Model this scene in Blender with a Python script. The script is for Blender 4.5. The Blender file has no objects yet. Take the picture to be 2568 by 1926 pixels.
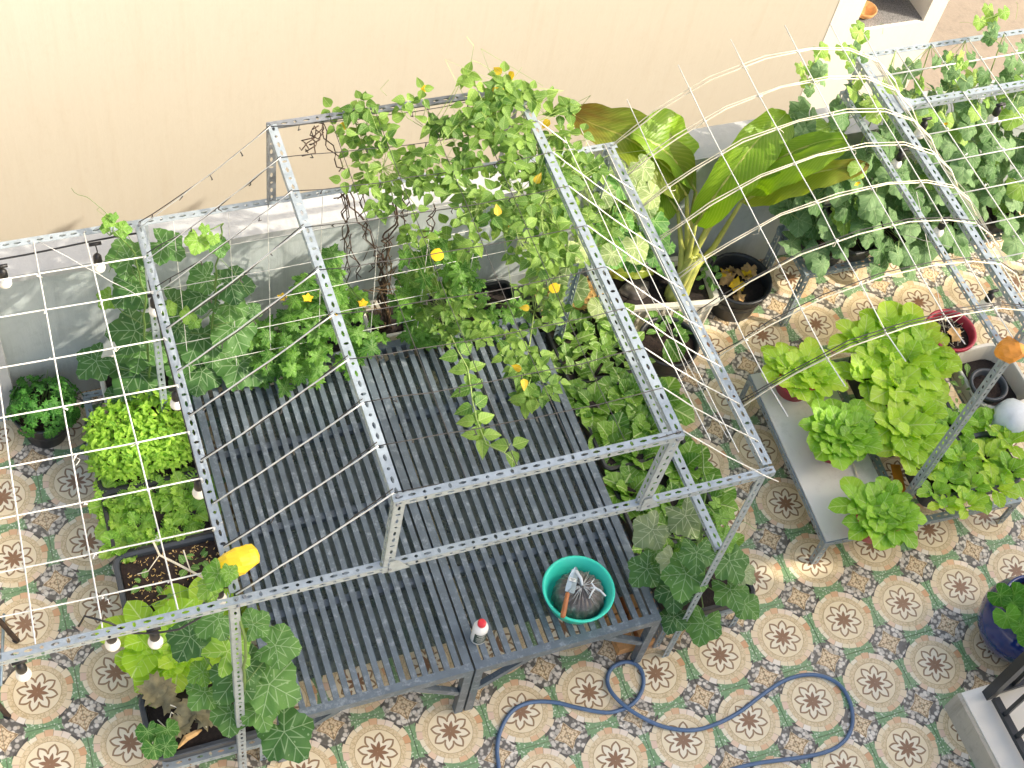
import bpy, math, random
from mathutils import Vector, Matrix
random.seed(7)
SC = bpy.context.scene
COL = SC.collection
PI = math.pi

# ------------------------------------------------------------------ camera
CAM_R = [[0.9362609, -0.3247804, 0.1339148], [-0.1982075, -0.8030827, -0.5619359], [0.2900504, 0.4995757, -0.8162689]]          # right, down, forward (world rows)
CAM_C = Vector((-3.5488970, -2.4509672, 7.3319036))
CAM_F = 2.818045                                # focal length in half picture widths
cd = bpy.data.cameras.new('camera')
cd.sensor_width = 36.0
cd.lens = CAM_F * 18.0
cd.clip_end = 300.0
cam = bpy.data.objects.new('camera', cd)
COL.objects.link(cam)
r0, r1, r2 = (Vector(r) for r in CAM_R)
cam.matrix_world = Matrix(((r0.x, -r1.x, -r2.x, CAM_C.x), (r0.y, -r1.y, -r2.y, CAM_C.y), (r0.z, -r1.z, -r2.z, CAM_C.z), (0, 0, 0, 1)))
SC.camera = cam

# ------------------------------------------------------------------ light
SUN_EL = math.radians(35.0)
SUN_AZ = Vector((0.866, -0.5, 0.0))
SUN = Vector((SUN_AZ.x * math.cos(SUN_EL), SUN_AZ.y * math.cos(SUN_EL), math.sin(SUN_EL)))
w = bpy.data.worlds.new('World')
SC.world = w
w.use_nodes = True
wn = w.node_tree.nodes
sky = wn.new('ShaderNodeTexSky')
sky.sky_type = 'NISHITA'
sky.sun_disc = False
sky.sun_elevation = SUN_EL
sky.sun_rotation = math.atan2(SUN_AZ.x, SUN_AZ.y)
sky.air_density = 1.0
sky.dust_density = 6.0
sky.ozone_density = 0.6
wn['Background'].inputs['Strength'].default_value = 0.15
w.node_tree.links.new(sky.outputs[0], wn['Background'].inputs['Color'])
sl = bpy.data.lights.new('sun', 'SUN')
sl.energy = 2.4
sl.angle = math.radians(0.6)
sl.color = (1.0, 0.90, 0.76)
so = bpy.data.objects.new('sun', sl)
COL.objects.link(so)
so.location = SUN * 30
so.rotation_euler = SUN.to_track_quat('Z', 'Y').to_euler()
SC.view_settings.view_transform = 'Standard'
SC.view_settings.look = 'None'
SC.view_settings.gamma = 1.0
SC.view_settings.use_curve_mapping = False
SC.view_settings.exposure = 1.32


def at(px, py, z):
    """the point at height z seen at pixel (px, py) of the 2568 x 1926 photograph"""
    d = r0 * ((px - 1284) / 1284) + r1 * ((py - 963) / 1284) + r2 * CAM_F
    return CAM_C + d * ((z - CAM_C.z) / d.z)


def aty(px, py, y):
    d = r0 * ((px - 1284) / 1284) + r1 * ((py - 963) / 1284) + r2 * CAM_F
    return CAM_C + d * ((y - CAM_C.y) / d.y)


# ------------------------------------------------------------------ mesh helpers
class MB:
    def __init__(s):
        s.v = []; s.f = []; s.uv = {}

    def add(s, vs, fs):
        b = len(s.v)
        s.v += [tuple(v) for v in vs]
        s.f += [tuple(i + b for i in f) for f in fs]

    def box(s, c, size, rz=0.0, rx=0.0):
        x, y, z = size[0] / 2, size[1] / 2, size[2] / 2
        m = Matrix.Rotation(rz, 3, 'Z') @ Matrix.Rotation(rx, 3, 'X')
        c = Vector(c)
        vs = [c + m @ Vector(p) for p in ((-x, -y, -z), (x, -y, -z), (x, y, -z), (-x, y, -z), (-x, -y, z), (x, -y, z), (x, y, z), (-x, y, z))]
        s.add(vs, [(0, 3, 2, 1), (4, 5, 6, 7), (0, 1, 5, 4), (1, 2, 6, 5), (2, 3, 7, 6), (3, 0, 4, 7)])

    def bar(s, a, b, w, h, up=(0, 0, 1)):
        """rectangular bar from a to b, w across, h along up"""
        a = Vector(a); b = Vector(b); d = (b - a).normalized(); u = Vector(up)
        r = d.cross(u)
        if r.length < 1e-4:
            r = d.cross(Vector((0, 1, 0)))
        r.normalize(); u = r.cross(d).normalized()
        vs = []
        for p in (a, b):
            for sx, sy in ((-1, -1), (1, -1), (1, 1), (-1, 1)):
                vs.append(p + r * (sx * w / 2) + u * (sy * h / 2))
        s.add(vs, [(3, 2, 1, 0), (4, 5, 6, 7), (0, 1, 5, 4), (1, 2, 6, 5), (2, 3, 7, 6), (3, 0, 4, 7)])

    def tube(s, pts, r, n=5, cap=True):
        pts = [Vector(p) for p in pts]
        k = len(pts)
        rr = r if isinstance(r, (list, tuple)) else [r] * k
        vs = []
        ref = Vector((0.123, 0.31, 0.94))
        for i, p in enumerate(pts):
            d = (pts[min(i + 1, k - 1)] - pts[max(i - 1, 0)])
            if d.length < 1e-9:
                d = Vector((0, 0, 1))
            d.normalize()
            a = d.cross(ref)
            if a.length < .05:
                a = d.cross(Vector((1, 0, 0)))
            a.normalize(); b = d.cross(a)
            for j in range(n):
                t = 2 * PI * j / n
                vs.append(p + a * (math.cos(t) * rr[i]) + b * (math.sin(t) * rr[i]))
        fs = []
        for i in range(k - 1):
            for j in range(n):
                j2 = (j + 1) % n
                fs.append((i * n + j, i * n + j2, (i + 1) * n + j2, (i + 1) * n + j))
        if cap:
            fs.append(tuple(range(n - 1, -1, -1)))
            fs.append(tuple((k - 1) * n + j for j in range(n)))
        s.add(vs, fs)

    def loft(s, loops, cap0=False, cap1=False):
        n = len(loops[0]); vs = []; fs = []
        for lp in loops:
            vs += lp
        for i in range(len(loops) - 1):
            for j in range(n):
                j2 = (j + 1) % n
                fs.append((i * n + j, i * n + j2, (i + 1) * n + j2, (i + 1) * n + j))
        if cap0:
            fs.append(tuple(range(n - 1, -1, -1)))
        if cap1:
            fs.append(tuple((len(loops) - 1) * n + j for j in range(n)))
        s.add(vs, fs)

    def build(s, name, m, parent=None, smooth=False, loc=None):
        me = bpy.data.meshes.new(name)
        off = Vector((0, 0, 0))
        if parent is not None:
            off = base(parent)
        if loc is not None:
            off = off + Vector(loc) - (off if parent is not None else Vector((0, 0, 0)))
        me.from_pydata([tuple(Vector(v) - off) for v in s.v], [], s.f)
        if smooth:
            me.polygons.foreach_set('use_smooth', [True] * len(me.polygons))
        me.materials.append(m)
        o = bpy.data.objects.new(name, me)
        COL.objects.link(o)
        if parent is not None:
            o.parent = parent
            if loc is not None:
                o.location = Vector(loc) - base(parent)
        elif loc is not None:
            o.location = loc
        return o


def base(o):
    p = Vector((0, 0, 0))
    while o is not None:
        p = p + o.location
        o = o.parent
    return p


def tag(o, label, cat, group=None, kind=None):
    if label: o['label'] = label
    if cat: o['category'] = cat
    if group: o['group'] = group
    if kind: o['kind'] = kind
    return o


def thing(name, label, cat, loc=(0, 0, 0), group=None):
    o = bpy.data.objects.new(name, None)
    o.empty_display_size = .05
    COL.objects.link(o)
    o.location = loc
    return tag(o, label, cat, group)


def put(name, me, parent, M):
    """an object sharing mesh me, at world matrix M, as a part of parent (parents only translate)"""
    o = bpy.data.objects.new(name, me)
    COL.objects.link(o)
    o.parent = parent
    o.matrix_basis = Matrix.Translation(-base(parent)) @ M
    return o


def rnd(a, b):
    return random.uniform(a, b)


def rv(s=1.0):
    return Vector((rnd(-s, s), rnd(-s, s), rnd(-s, s)))


# ------------------------------------------------------------------ materials
def lin(*c):
    if len(c) == 1:
        h = c[0].lstrip('#'); c = [int(h[i:i + 2], 16) for i in (0, 2, 4)]
    o = []
    for v in c:
        v = v / 255.0
        o.append(v / 12.92 if v <= .04045 else ((v + .055) / 1.055) ** 2.4)
    return (*o, 1.0)


class X:
    """arithmetic on shader sockets: every operation becomes a Math node"""
    nt = None

    def __init__(s, k):
        s.k = k

    def op(s, o, b=None, c=None, clamp=False):
        n = X.nt.nodes.new('ShaderNodeMath'); n.operation = o; n.use_clamp = clamp
        for i, a in enumerate((s, b, c)):
            if a is None: continue
            a = a.k if isinstance(a, X) else a
            if isinstance(a, (int, float)): n.inputs[i].default_value = a
            else: X.nt.links.new(a, n.inputs[i])
        return X(n.outputs[0])

    def __add__(s, b): return s.op('ADD', b)
    def __radd__(s, b): return s.op('ADD', b)
    def __sub__(s, b): return s.op('SUBTRACT', b)
    def __rsub__(s, b): return X(b).op('SUBTRACT', s)
    def __mul__(s, b): return s.op('MULTIPLY', b)
    def __rmul__(s, b): return s.op('MULTIPLY', b)
    def __truediv__(s, b): return s.op('DIVIDE', b)
    def __pow__(s, b): return s.op('POWER', b)
    def __lt__(s, b): return s.op('LESS_THAN', b)
    def __gt__(s, b): return s.op('GREATER_THAN', b)
    def abs(s): return s.op('ABSOLUTE')
    def sin(s): return s.op('SINE')
    def frac(s): return s.op('FRACT')
    def floor(s): return s.op('FLOOR')
    def sqrt(s): return s.op('SQRT')
    def mn(s, b): return s.op('MINIMUM', b)
    def mx(s, b): return s.op('MAXIMUM', b)
    def cl(s): return s.op('ADD', 0.0, clamp=True)

    def soft(s, edge, wd):
        """1 below edge, 0 above, over width wd"""
        return ((X(edge) - s) / wd + .5).cl() if not isinstance(edge, X) else ((edge - s) / wd + .5).cl()


def new_mat(name):
    m = bpy.data.materials.new(name)
    m.use_nodes = True
    X.nt = m.node_tree
    b = m.node_tree.nodes['Principled BSDF']
    return m, m.node_tree, b


def node(t, **kw):
    n = X.nt.nodes.new(t)
    for k, v in kw.items():
        setattr(n, k, v)
    return n


def link(a, b):
    X.nt.links.new(a.k if isinstance(a, X) else a, b)


def mixc(f, a, b, blend='MIX'):
    n = node('ShaderNodeMix', data_type='RGBA', blend_type=blend)
    for s, v in ((n.inputs[0], f), (n.inputs[6], a), (n.inputs[7], b)):
        v = v.k if isinstance(v, X) else v
        if isinstance(v, (int, float)): s.default_value = v
        elif isinstance(v, tuple): s.default_value = v
        else: X.nt.links.new(v, s)
    return n.outputs[2]


def noise(scale, detail=4, rough=.55, vec=None, out='Fac', dist=0):
    n = node('ShaderNodeTexNoise')
    n.inputs['Scale'].default_value = scale; n.inputs['Detail'].default_value = detail
    n.inputs['Roughness'].default_value = rough; n.inputs['Distortion'].default_value = dist
    if vec is None: vec = node('ShaderNodeNewGeometry').outputs['Position']
    link(vec, n.inputs['Vector'])
    return n.outputs[out]


def ramp(f, stops):
    n = node('ShaderNodeValToRGB')
    e = n.color_ramp.elements
    while len(e) < len(stops): e.new(.5)
    for i, (p, c) in enumerate(stops):
        e[i].position = p; e[i].color = c if isinstance(c, tuple) else (c, c, c, 1)
    link(f, n.inputs[0])
    return n.outputs[0]


def bump(h, strength, dist, b):
    n = node('ShaderNodeBump')
    n.inputs['Strength'].default_value = strength; n.inputs['Distance'].default_value = dist
    link(h, n.inputs['Height'])
    link(n.outputs[0], b.inputs['Normal'])


def simple(name, c, rough=.5, metal=0., var=.15, scale=12., spec=.5, dirt=None, bmp=0., bscale=60., coat=0., trans=0., alpha=1.):
    m, nt, b = new_mat(name)
    n1 = noise(scale, 6)
    dark = tuple(v * (1 - var) for v in c[:3]) + (1,)
    lite = tuple(min(1, v * (1 + var)) for v in c[:3]) + (1,)
    colr = ramp(n1, [(.3, dark), (.7, lite)])
    if dirt:
        d = ramp(noise(dirt[1], 8, .7), [(dirt[2], 0.), (dirt[2] + .18, 1.)])
        sep = node('ShaderNodeSeparateColor'); link(d, sep.inputs[0])
        colr = mixc(X(sep.outputs[0]) * dirt[3], colr, dirt[0])
    link(colr, b.inputs['Base Color'])
    b.inputs['Roughness'].default_value = rough
    b.inputs['Metallic'].default_value = metal
    b.inputs['Specular IOR Level'].default_value = spec
    if coat: b.inputs['Coat Weight'].default_value = coat
    if trans: b.inputs['Transmission Weight'].default_value = trans
    if alpha < 1: b.inputs['Alpha'].default_value = alpha
    if bmp: bump(noise(bscale, 5), bmp, .004, b)
    return m


def leafmat(name, c1, c2, vein, kind='pinnate', trans=.35, vw=.012, vmix=.8, mottle=0., rough=.42, n=7, bumpy=.5, edge=None, lob=5, deep=.60):
    m, nt, b = new_mat(name)
    c1 = tuple(v_ * deep for v_ in c1[:3]) + (1,); c2 = tuple(v_ * (.45 + .5 * deep) for v_ in c2[:3]) + (1,) if deep < .9 else c2
    uv = node('ShaderNodeUVMap', uv_map='UVMap').outputs[0]
    sp = node('ShaderNodeSeparateXYZ'); link(uv, sp.inputs[0])
    x, y = X(sp.outputs[0]), X(sp.outputs[1])
    oi = X(node('ShaderNodeObjectInfo').outputs['Random'])
    comb = node('ShaderNodeVectorMath', operation='ADD'); link(uv, comb.inputs[0])
    cx = node('ShaderNodeCombineXYZ'); link(oi * 37., cx.inputs[0]); link(oi * 91., cx.inputs[1]); link(cx.outputs[0], comb.inputs[1])
    pv = comb.outputs[0]
    big = X(noise(2.2, 3, .5, pv))
    f = (oi * .8 + big * .8 - .3).cl()
    colr = mixc(f, c1, c2)
    fine = X(noise(26., 4, .6, pv))
    if kind == 'pinnate':
        mid = x.abs().soft(vw, vw)
        ph = ((y - x.abs() * .9) * n).frac()
        d = (ph - .5).abs()
        side = (d.soft(.05, .06)) * x.abs().soft(.42, .1)
        v = mid.mx(side * .55)
        puck = d
    elif kind == 'palmate':
        r = (x * x + y * y).sqrt()
        a = x.op('ARCTAN2', y)
        s = 2 * PI / lob
        t = ((a / s + .5).frac() - .5).abs() * s
        dist = t * r
        mid = dist.soft(vw, vw)
        ph = ((r - dist * 1.1) * n).frac()
        d = (ph - .5).abs()
        side = d.soft(.05, .07) * dist.soft(.30, .12)
        v = mid.mx(side * .7)
        puck = d
    else:                                   # parallel veins of a long blade
        mid = x.abs().soft(vw, vw)
        ph = ((y + x.abs() * .25) * n).frac()
        d = (ph - .5).abs()
        side = d.soft(.12, .2)
        v = mid.mx(side * .28)
        puck = d
    if mottle:
        vo = node('ShaderNodeTexVoronoi'); vo.inputs['Scale'].default_value = 9.; link(pv, vo.inputs['Vector'])
        dots = X(vo.outputs['Distance']).soft(.16, .1) * (fine > .46)
        v = v.mx(dots * mottle)
    colr = mixc(v * vmix, colr, vein)
    colr = mixc(fine * .3, colr, (0.01, .03, .0, 1), 'MIX') if bumpy > .7 else colr
    if edge:
        ed = X(noise(3.0, 2, .5, pv))
        colr = mixc(((y.abs() - .62) * 3. + ed - .5).cl() * .8, colr, edge)
    link(colr, b.inputs['Base Color'])
    b.inputs['Roughness'].default_value = rough
    b.inputs['Specular IOR Level'].default_value = .35
    h = puck * .6 + fine * .5 - mid * .5
    bump(h, bumpy, .006, b)
    tr = node('ShaderNodeBsdfTranslucent')
    hs = node('ShaderNodeHueSaturation'); hs.inputs['Saturation'].default_value = 1.1; hs.inputs['Value'].default_value = 1.25
    link(colr, hs.inputs['Color']); link(hs.outputs[0], tr.inputs[0])
    mx = node('ShaderNodeMixShader'); mx.inputs[0].default_value = trans
    link(b.outputs[0], mx.inputs[1]); link(tr.outputs[0], mx.inputs[2])
    link(mx.outputs[0], nt.nodes['Material Output'].inputs[0])
    return m


def tile_mat():
    m, nt, b = new_mat('floor_tile')
    co = node('ShaderNodeTexCoord').outputs['Object']
    pos = node('ShaderNodeNewGeometry').outputs['Position']
    sp = node('ShaderNodeSeparateXYZ'); link(co, sp.inputs[0])
    u = (X(sp.outputs[0]) / .4 + .5).frac() - .5
    v = (X(sp.outputs[1]) / .4 + .5).frac() - .5
    r = (u * u + v * v).sqrt()
    a = v.op('ARCTAN2', u)
    wob = (X(noise(38., 3, .6, pos)) - .5)
    mm = ((a / (PI / 4) + 0.).frac() - .5).abs() * 2.            # 0 towards a petal tip (22.5 deg off the tile axes)
    def petal(m_):
        return ((m_ * m_ * -1. + 1.).mx(0.)).sqrt() * .074 + ((m_ * -1. + 1.).mx(0.) ** 2.) * .036 + .160
    R = petal(mm)
    Rin = petal((mm / .77).mn(1.)) - .026
    p, q = .5 - u.abs(), .5 - v.abs()
    rc = (p * p + q * q).sqrt()
    # green strip
    g1 = X(noise(90., 4, .6, pos))
    vd = node('ShaderNodeTexVoronoi'); vd.inputs['Scale'].default_value = 62.; link(pos, vd.inputs['Vector'])
    colr = mixc(g1, lin('#4f7a3f'), lin('#93b485'))
    colr = mixc(X(vd.outputs['Distance']).soft(.27, .16) * .75, colr, lin('#e6ecd4'))
    # pebbles
    pe = node('ShaderNodeTexVoronoi', feature='F1'); pe.inputs['Scale'].default_value = 42.; link(pos, pe.inputs['Vector'])
    pc = node('ShaderNodeTexVoronoi'); pc.inputs['Scale'].default_value = 42.; link(pos, pc.inputs['Vector'])
    pcs = node('ShaderNodeSeparateColor'); link(pc.outputs['Color'], pcs.inputs[0])
    peb = ramp(X(pcs.outputs[0]), [(0., lin('#b0a898')), (.35, lin('#d0c8b8')), (.7, lin('#ece4d4')), (1., lin('#bdb09a'))])
    peb = mixc((1. - X(pe.outputs['Distance']).soft(.52, .2)) * .9, peb, lin('#4a463f'))
    colr = mixc((rc + wob * .05).soft(.272, .008), colr, peb)
    # dark stone blocks hugging the circle between green and pebbles
    blk = (rc - .285).abs().soft(.026, .006) * r.soft(.480, .006)
    colr = mixc(blk, colr, lin('#4b453e'))
    # corner diamond
    dd = p + q + (p - q).abs() * -.2
    sc = ((rc * 110.).sin() + (p * 120.).sin() * (q * 120.).sin() * 1.5)
    dia = mixc(sc.soft(-.55, .4) * .75, lin('#e2cca4'), lin('#9f7c52'))
    dia = mixc((dd - .142).abs().soft(.007, .006), dia, lin('#9a784c'))
    colr = mixc(dd.soft(.160, .006), colr, dia)
    # medallion: ring of blocks
    ac = a * (24 / (2 * PI))
    cell = ac.floor()
    wn_ = node('ShaderNodeTexWhiteNoise', noise_dimensions='2D')
    cv = node('ShaderNodeCombineXYZ'); link(cell, cv.inputs[0]); link(X(node('ShaderNodeObjectInfo').outputs['Random']).op('GREATER_THAN', 2.), cv.inputs[1]); link(cv.outputs[0], wn_.inputs['Vector'])
    h = X(wn_.outputs['Value'])
    blkc = ramp(h, [(0., lin('#efe4c8')), (.35, lin('#e9d8b2')), (.5, lin('#dfb07e')), (.6, lin('#f4eedd')), (.82, lin('#d08e56')), (1., lin('#ecdcb8'))])
    blkc = mixc((ac.frac() - .5).abs().op('GREATER_THAN', .46) * .55, blkc, lin('#8a7350'))
    colr = mixc(r.soft(.425 + h * .040, .005), colr, blkc)
    ring = mixc(X(noise(70., 4, .6, pos)), lin('#cdb07c'), lin('#f2e2bc'))
    rv2 = node('ShaderNodeTexVoronoi', feature='DISTANCE_TO_EDGE'); rv2.inputs['Scale'].default_value = 46.; link(pos, rv2.inputs['Vector'])
    ring = mixc(X(rv2.outputs['Distance']).soft(.05, .06) * .5, ring, lin('#a08455'))
    colr = mixc(r.soft(.374, .005), colr, ring)
    colr = mixc((r - .302).abs().soft(.004, .004) * .8, colr, lin('#a98a5c'))
    mott = X(noise(26., 4, .6, pos))
    colr = mixc(r.soft(.298, .004), colr, mixc(mott, lin('#e8d3a6'), lin('#f2e4c4')))
    colr = mixc(r.soft(R, .004), colr, lin('#efe4c8'))
    colr = mixc(r.soft(R, .004) * (1. - r.soft(Rin, .004)), colr, mixc(mott, lin('#866540'), lin('#a4845a')))
    dlat = mm * r * (PI / 8)
    lens = dlat.soft((r / .150 * PI).sin() * .0255, .004) * r.soft(.148, .004)
    colr = mixc(lens, colr, mixc(mott, lin('#7d5434'), lin('#9d7855')))
    # dust and dried water marks
    st = X(noise(2.3, 6, .65, pos))
    colr = mixc((st * 1.6 - .55).cl() * .22, colr, lin('#cfc8b8'))
    dk = X(noise(5.1, 6, .7, pos))
    colr = mixc((dk * 2.4 - 1.45).cl() * .22, colr, lin('#5a4d3c'))
    link(colr, b.inputs['Base Color'])
    link(st * .35 + .2, b.inputs['Roughness'])
    b.inputs['Specular IOR Level'].default_value = .5
    hgt = X(pe.outputs['Distance']) * -1. * ((rc).soft(.3, .02)) * r.op('GREATER_THAN', .45) + X(noise(110., 3, .6, pos)) * .25
    bump(hgt, .35, .003, b)
    return m


def plaster(name, c1, c2, scr, bs=.25, streak=.25):
    m, nt, b = new_mat(name)
    pos = node('ShaderNodeNewGeometry').outputs['Position']
    mp = node('ShaderNodeMapping'); mp.inputs['Scale'].default_value = (6., 6., .55); link(pos, mp.inputs[0])
    s1 = X(noise(1.6, 8, .68, mp.outputs[0]))
    s2 = X(noise(.9, 6, .6, pos))
    s3 = X(noise(16., 5, .65, pos))
    colr = mixc(s2, c1, c2)
    colr = mixc((s1 * 3. - 1.55).cl() * streak, colr, scr)
    colr = mixc((s3 * 3. - 1.6).cl() * streak * .6, colr, scr)
    link(colr, b.inputs['Base Color'])
    b.inputs['Roughness'].default_value = .85
    bump(s1 * .7 + s3 * .5, bs, .02, b)
    return m


M = {}
M['tile'] = tile_mat()
M['grout'] = simple('grout', lin('#a39b86'), .9, var=.25, scale=20, bmp=.3)
M['cream'] = plaster('cream_plaster', lin('#c5bdab'), lin('#cbc4b3'), lin('#b5a48a'), .10, .3)
M['white_wall'] = plaster('white_paint', lin('#efe9da'), lin('#f2ede0'), lin('#d8d0bd'), .15, .15)
M['parapet'] = plaster('grey_render', lin('#a5afae'), lin('#bac2c0'), lin('#787d7b'), .3, .5)
M['cap'] = plaster('pale_cement', lin('#a6a9a9'), lin('#b8bab9'), lin('#8e8e8c'), .35, .45)
M['ledge'] = plaster('stained_concrete', lin('#b0a998'), lin('#c4beae'), lin('#5e5440'), .35, .8)
M['street'] = plaster('street_concrete', lin('#8d7f6c'), lin('#a3947f'), lin('#665c50'), .4, .6)
M['zinc'] = simple('galvanised_steel', lin('#9da8ad'), .42, .2, .12, 30, dirt=(lin('#7d888c'), 18, .5, .55))
M['zinc_dark'] = simple('weathered_steel', lin('#858a8e'), .5, .3, .2, 30, dirt=(lin('#5a5c5e'), 18, .5, .6))
M['bench'] = simple('charcoal_paint', lin('#5c676f'), .36, 0., .2, 9, dirt=(lin('#a3abaf'), 26, .52, .6), bmp=.1)
M['cord'] = simple('nylon_cord', lin('#dcdcd4'), .7, var=.1)
M['cord_tan'] = simple('bamboo_strip', lin('#dcd5bd'), .7, var=.2)
M['wire'] = simple('dark_wire', lin('#3f3d3a'), .6, var=.2)
M['black'] = simple('black_plastic', lin('#2b2d2f'), .45, var=.2, scale=8, dirt=(lin('#6a6a66'), 20, .6, .4))
M['planter'] = simple('charcoal_plastic', lin('#3b4045'), .45, var=.2, scale=8, dirt=(lin('#777771'), 25, .6, .35))
M['white_plastic'] = simple('aged_white_plastic', lin('#ddd8c8'), .5, var=.08, scale=5, dirt=(lin('#9c937c'), 9, .55, .5))
M['red'] = simple('red_plastic', lin('#b43a48'), .4, var=.12, dirt=(lin('#d99aa0'), 9, .56, .5))
M['soil'] = simple('potting_soil', lin('#2c211b'), .95, var=.5, scale=60, dirt=(lin('#8a6a4c'), 130, .6, .75), bmp=.9, bscale=160)
M['soil_dark'] = simple('damp_soil', lin('#241c18'), .9, var=.5, scale=60, dirt=(lin('#5b4636'), 120, .62, .6), bmp=.9, bscale=160)
M['bulb'] = simple('opal_glass', lin('#e8e6dc'), .25, var=.03)
M['rubber'] = simple('black_rubber', lin('#1b1b1c'), .5, var=.1)
M['teal'] = simple('teal_plastic', lin('#38d2b6'), .38, var=.06, scale=4, dirt=(lin('#5fd0ba'), 14, .6, .5))
M['blue_glaze'] = simple('blue_glaze', lin('#17306f'), .12, var=.15, scale=3, coat=.6)
M['hose'] = simple('blue_hose', lin('#57708f'), .4, var=.12, scale=20, dirt=(lin('#7d8aa0'), 30, .56, .5))
M['brick'] = simple('orange_brick', lin('#d29a62'), .85, var=.22, scale=14, bmp=.5, dirt=(lin('#d8b08a'), 20, .58, .6))  # colour lightened in place of sunlight on the bricks under the bench
M['wood'] = simple('turned_wood', lin('#a8693c'), .5, var=.25, scale=18)
M['steel'] = simple('trowel_steel', lin('#9fb0b8'), .35, .5, .15, 20)
M['board'] = simple('white_board', lin('#dcdad4'), .6, var=.05, scale=3, dirt=(lin('#9c978a'), 5, .56, .4))
M['bottle'] = simple('white_bottle', lin('#e9e9e4'), .3, var=.03)
M['bottle_label'] = simple('dark_label', lin('#2d4038'), .4, var=.15, scale=40)
M['red_cap'] = simple('red_cap', lin('#d5303a'), .35, var=.05)
M['print'] = simple('pale_print', lin('#d9ddd6'), .5, var=.05)
M['yellow_bag'] = simple('yellow_plastic_film', lin('#f2cf2a'), .35, var=.12, scale=14, bmp=.4, bscale=30)
M['orange_bag'] = simple('orange_plastic_film', lin('#e89a3c'), .4, var=.15, scale=14, bmp=.4, bscale=30)
M['white_bag'] = simple('white_plastic_film', lin('#d6dcde'), .35, var=.1, scale=14, bmp=.4, bscale=30)
M['clear_bag'] = simple('soil_in_clear_bag', lin('#5d5752'), .28, var=.3, scale=16, dirt=(lin('#a8a49c'), 24, .52, .7), bmp=.6, bscale=40)
M['film'] = simple('clear_film', lin('#c9cbc6'), .25, var=.1, alpha=.65)
M['dry'] = simple('dry_vine', lin('#7a6246'), .85, var=.3, scale=30)
M['dry_dark'] = simple('dead_stem', lin('#4b3c30'), .85, var=.3, scale=30)
M['straw'] = simple('straw', lin('#c9a968'), .8, var=.3, scale=40)
M['husk'] = simple('dead_leaf', lin('#c9a26a'), .8, var=.3, scale=20, bmp=.6)
M['wilt'] = simple('wilted_leaf', lin('#7d7657'), .8, var=.3, scale=20, bmp=.8)
M['stem'] = simple('green_stem', lin('#8fa65a'), .5, var=.2, scale=20)
M['stem_dark'] = simple('dark_green_stem', lin('#5d7a3c'), .5, var=.2, scale=20)
M['banana_stem'] = simple('pale_leaf_stalk', lin('#b0b45c'), .4, var=.25, scale=9, dirt=(lin('#d0c070'), 8, .5, .6))
M['rail_black'] = simple('black_railing', lin('#23272a'), .35, var=.1)
M['pot_brown'] = simple('brown_pot', lin('#6a3c26'), .5, var=.2)
M['granite'] = simple('speckled_granite', lin('#8d8c8a'), .3, var=.1, dirt=(lin('#2c2c2e'), 90, .47, .9))
M['dark_room'] = simple('dark_recess', lin('#4a4a4c'), .7, var=.2)
M['flower'] = simple('yellow_petal', lin('#f2c522'), .5, var=.15)
M['orange_leaf'] = simple('orange_leaf', lin('#e08a2c'), .5, var=.2)

# water-stained acrylic sheet under the bench slats: a dusty clear pane that lets the floor show dimly
m, nt, b = new_mat('dusty_acrylic')
tr = node('ShaderNodeBsdfTransparent'); tr.inputs[0].default_value = (.52, .60, .58, 1)
nz = X(noise(3.2, 6, .65)); nz2 = X(noise(14., 6, .7))
b.inputs['Base Color'].default_value = lin('#8f9b98')
b.inputs['Roughness'].default_value = .12
b.inputs['Specular IOR Level'].default_value = .8
mx = node('ShaderNodeMixShader')
link((nz * 1.0 + nz2 * .7 - .42).cl(), mx.inputs[0]); link(tr.outputs[0], mx.inputs[1]); link(b.outputs[0], mx.inputs[2])
link(mx.outputs[0], nt.nodes['Material Output'].inputs[0])
M['acrylic'] = m

L = {}
L['bean'] = leafmat('bean_leaf', lin('#5c9038'), lin('#a3c85c'), lin('#c5dc8c'), 'pinnate', .4, .014, .5, n=6)
L['bean_yellow'] = leafmat('yellowing_bean_leaf', lin('#c9a92c'), lin('#e8c83c'), lin('#e9dca0'), 'pinnate', .4, .014, .5, deep=1.)
L['pumpkin'] = leafmat('pumpkin_leaf', lin('#44763a'), lin('#6a9c48'), lin('#b7cfa2'), 'palmate', .22, .007, .5, mottle=.8, rough=.55, n=5, bumpy=.6)
L['pumpkin_light'] = leafmat('young_pumpkin_leaf', lin('#6a9f3a'), lin('#98c450'), lin('#cfe0a8'), 'palmate', .35, .007, .45, mottle=.6, rough=.5, n=5, bumpy=.6, deep=.78)
L['pumpkin_pale'] = leafmat('pale_lit_pumpkin_leaf', lin('#7f9c66'), lin('#c0cf9c'), lin('#dfe6c4'), 'palmate', .3, .008, .5, mottle=.6, rough=.6, n=5, bumpy=.6)  # variegated pale leaf, with part of its sunlit tone put into the colour
L['melon'] = leafmat('bitter_melon_leaf', lin('#4a8630'), lin('#80b844'), lin('#b0d37e'), 'palmate', .35, .010, .4, n=6, lob=6)
L['cucumber'] = leafmat('cucumber_leaf', lin('#5d9048'), lin('#9abf84'), lin('#bfd6a4'), 'palmate', .32, .009, .4, rough=.6, n=6, bumpy=.65)
L['cucumber_light'] = leafmat('young_cucumber_leaf', lin('#86b848'), lin('#b4d66a'), lin('#dcecaa'), 'palmate', .4, .013, .5, rough=.6, n=6, deep=.78)
L['squash'] = leafmat('squash_leaf', lin('#86a862'), lin('#b2c67e'), lin('#dbe4b6'), 'palmate', .35, .014, .6, rough=.6, n=6, lob=7)
L['squash_green'] = leafmat('green_squash_leaf', lin('#4f9038'), lin('#72ae46'), lin('#b2d488'), 'palmate', .35, .014, .5, rough=.5, n=6, lob=7)
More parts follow.
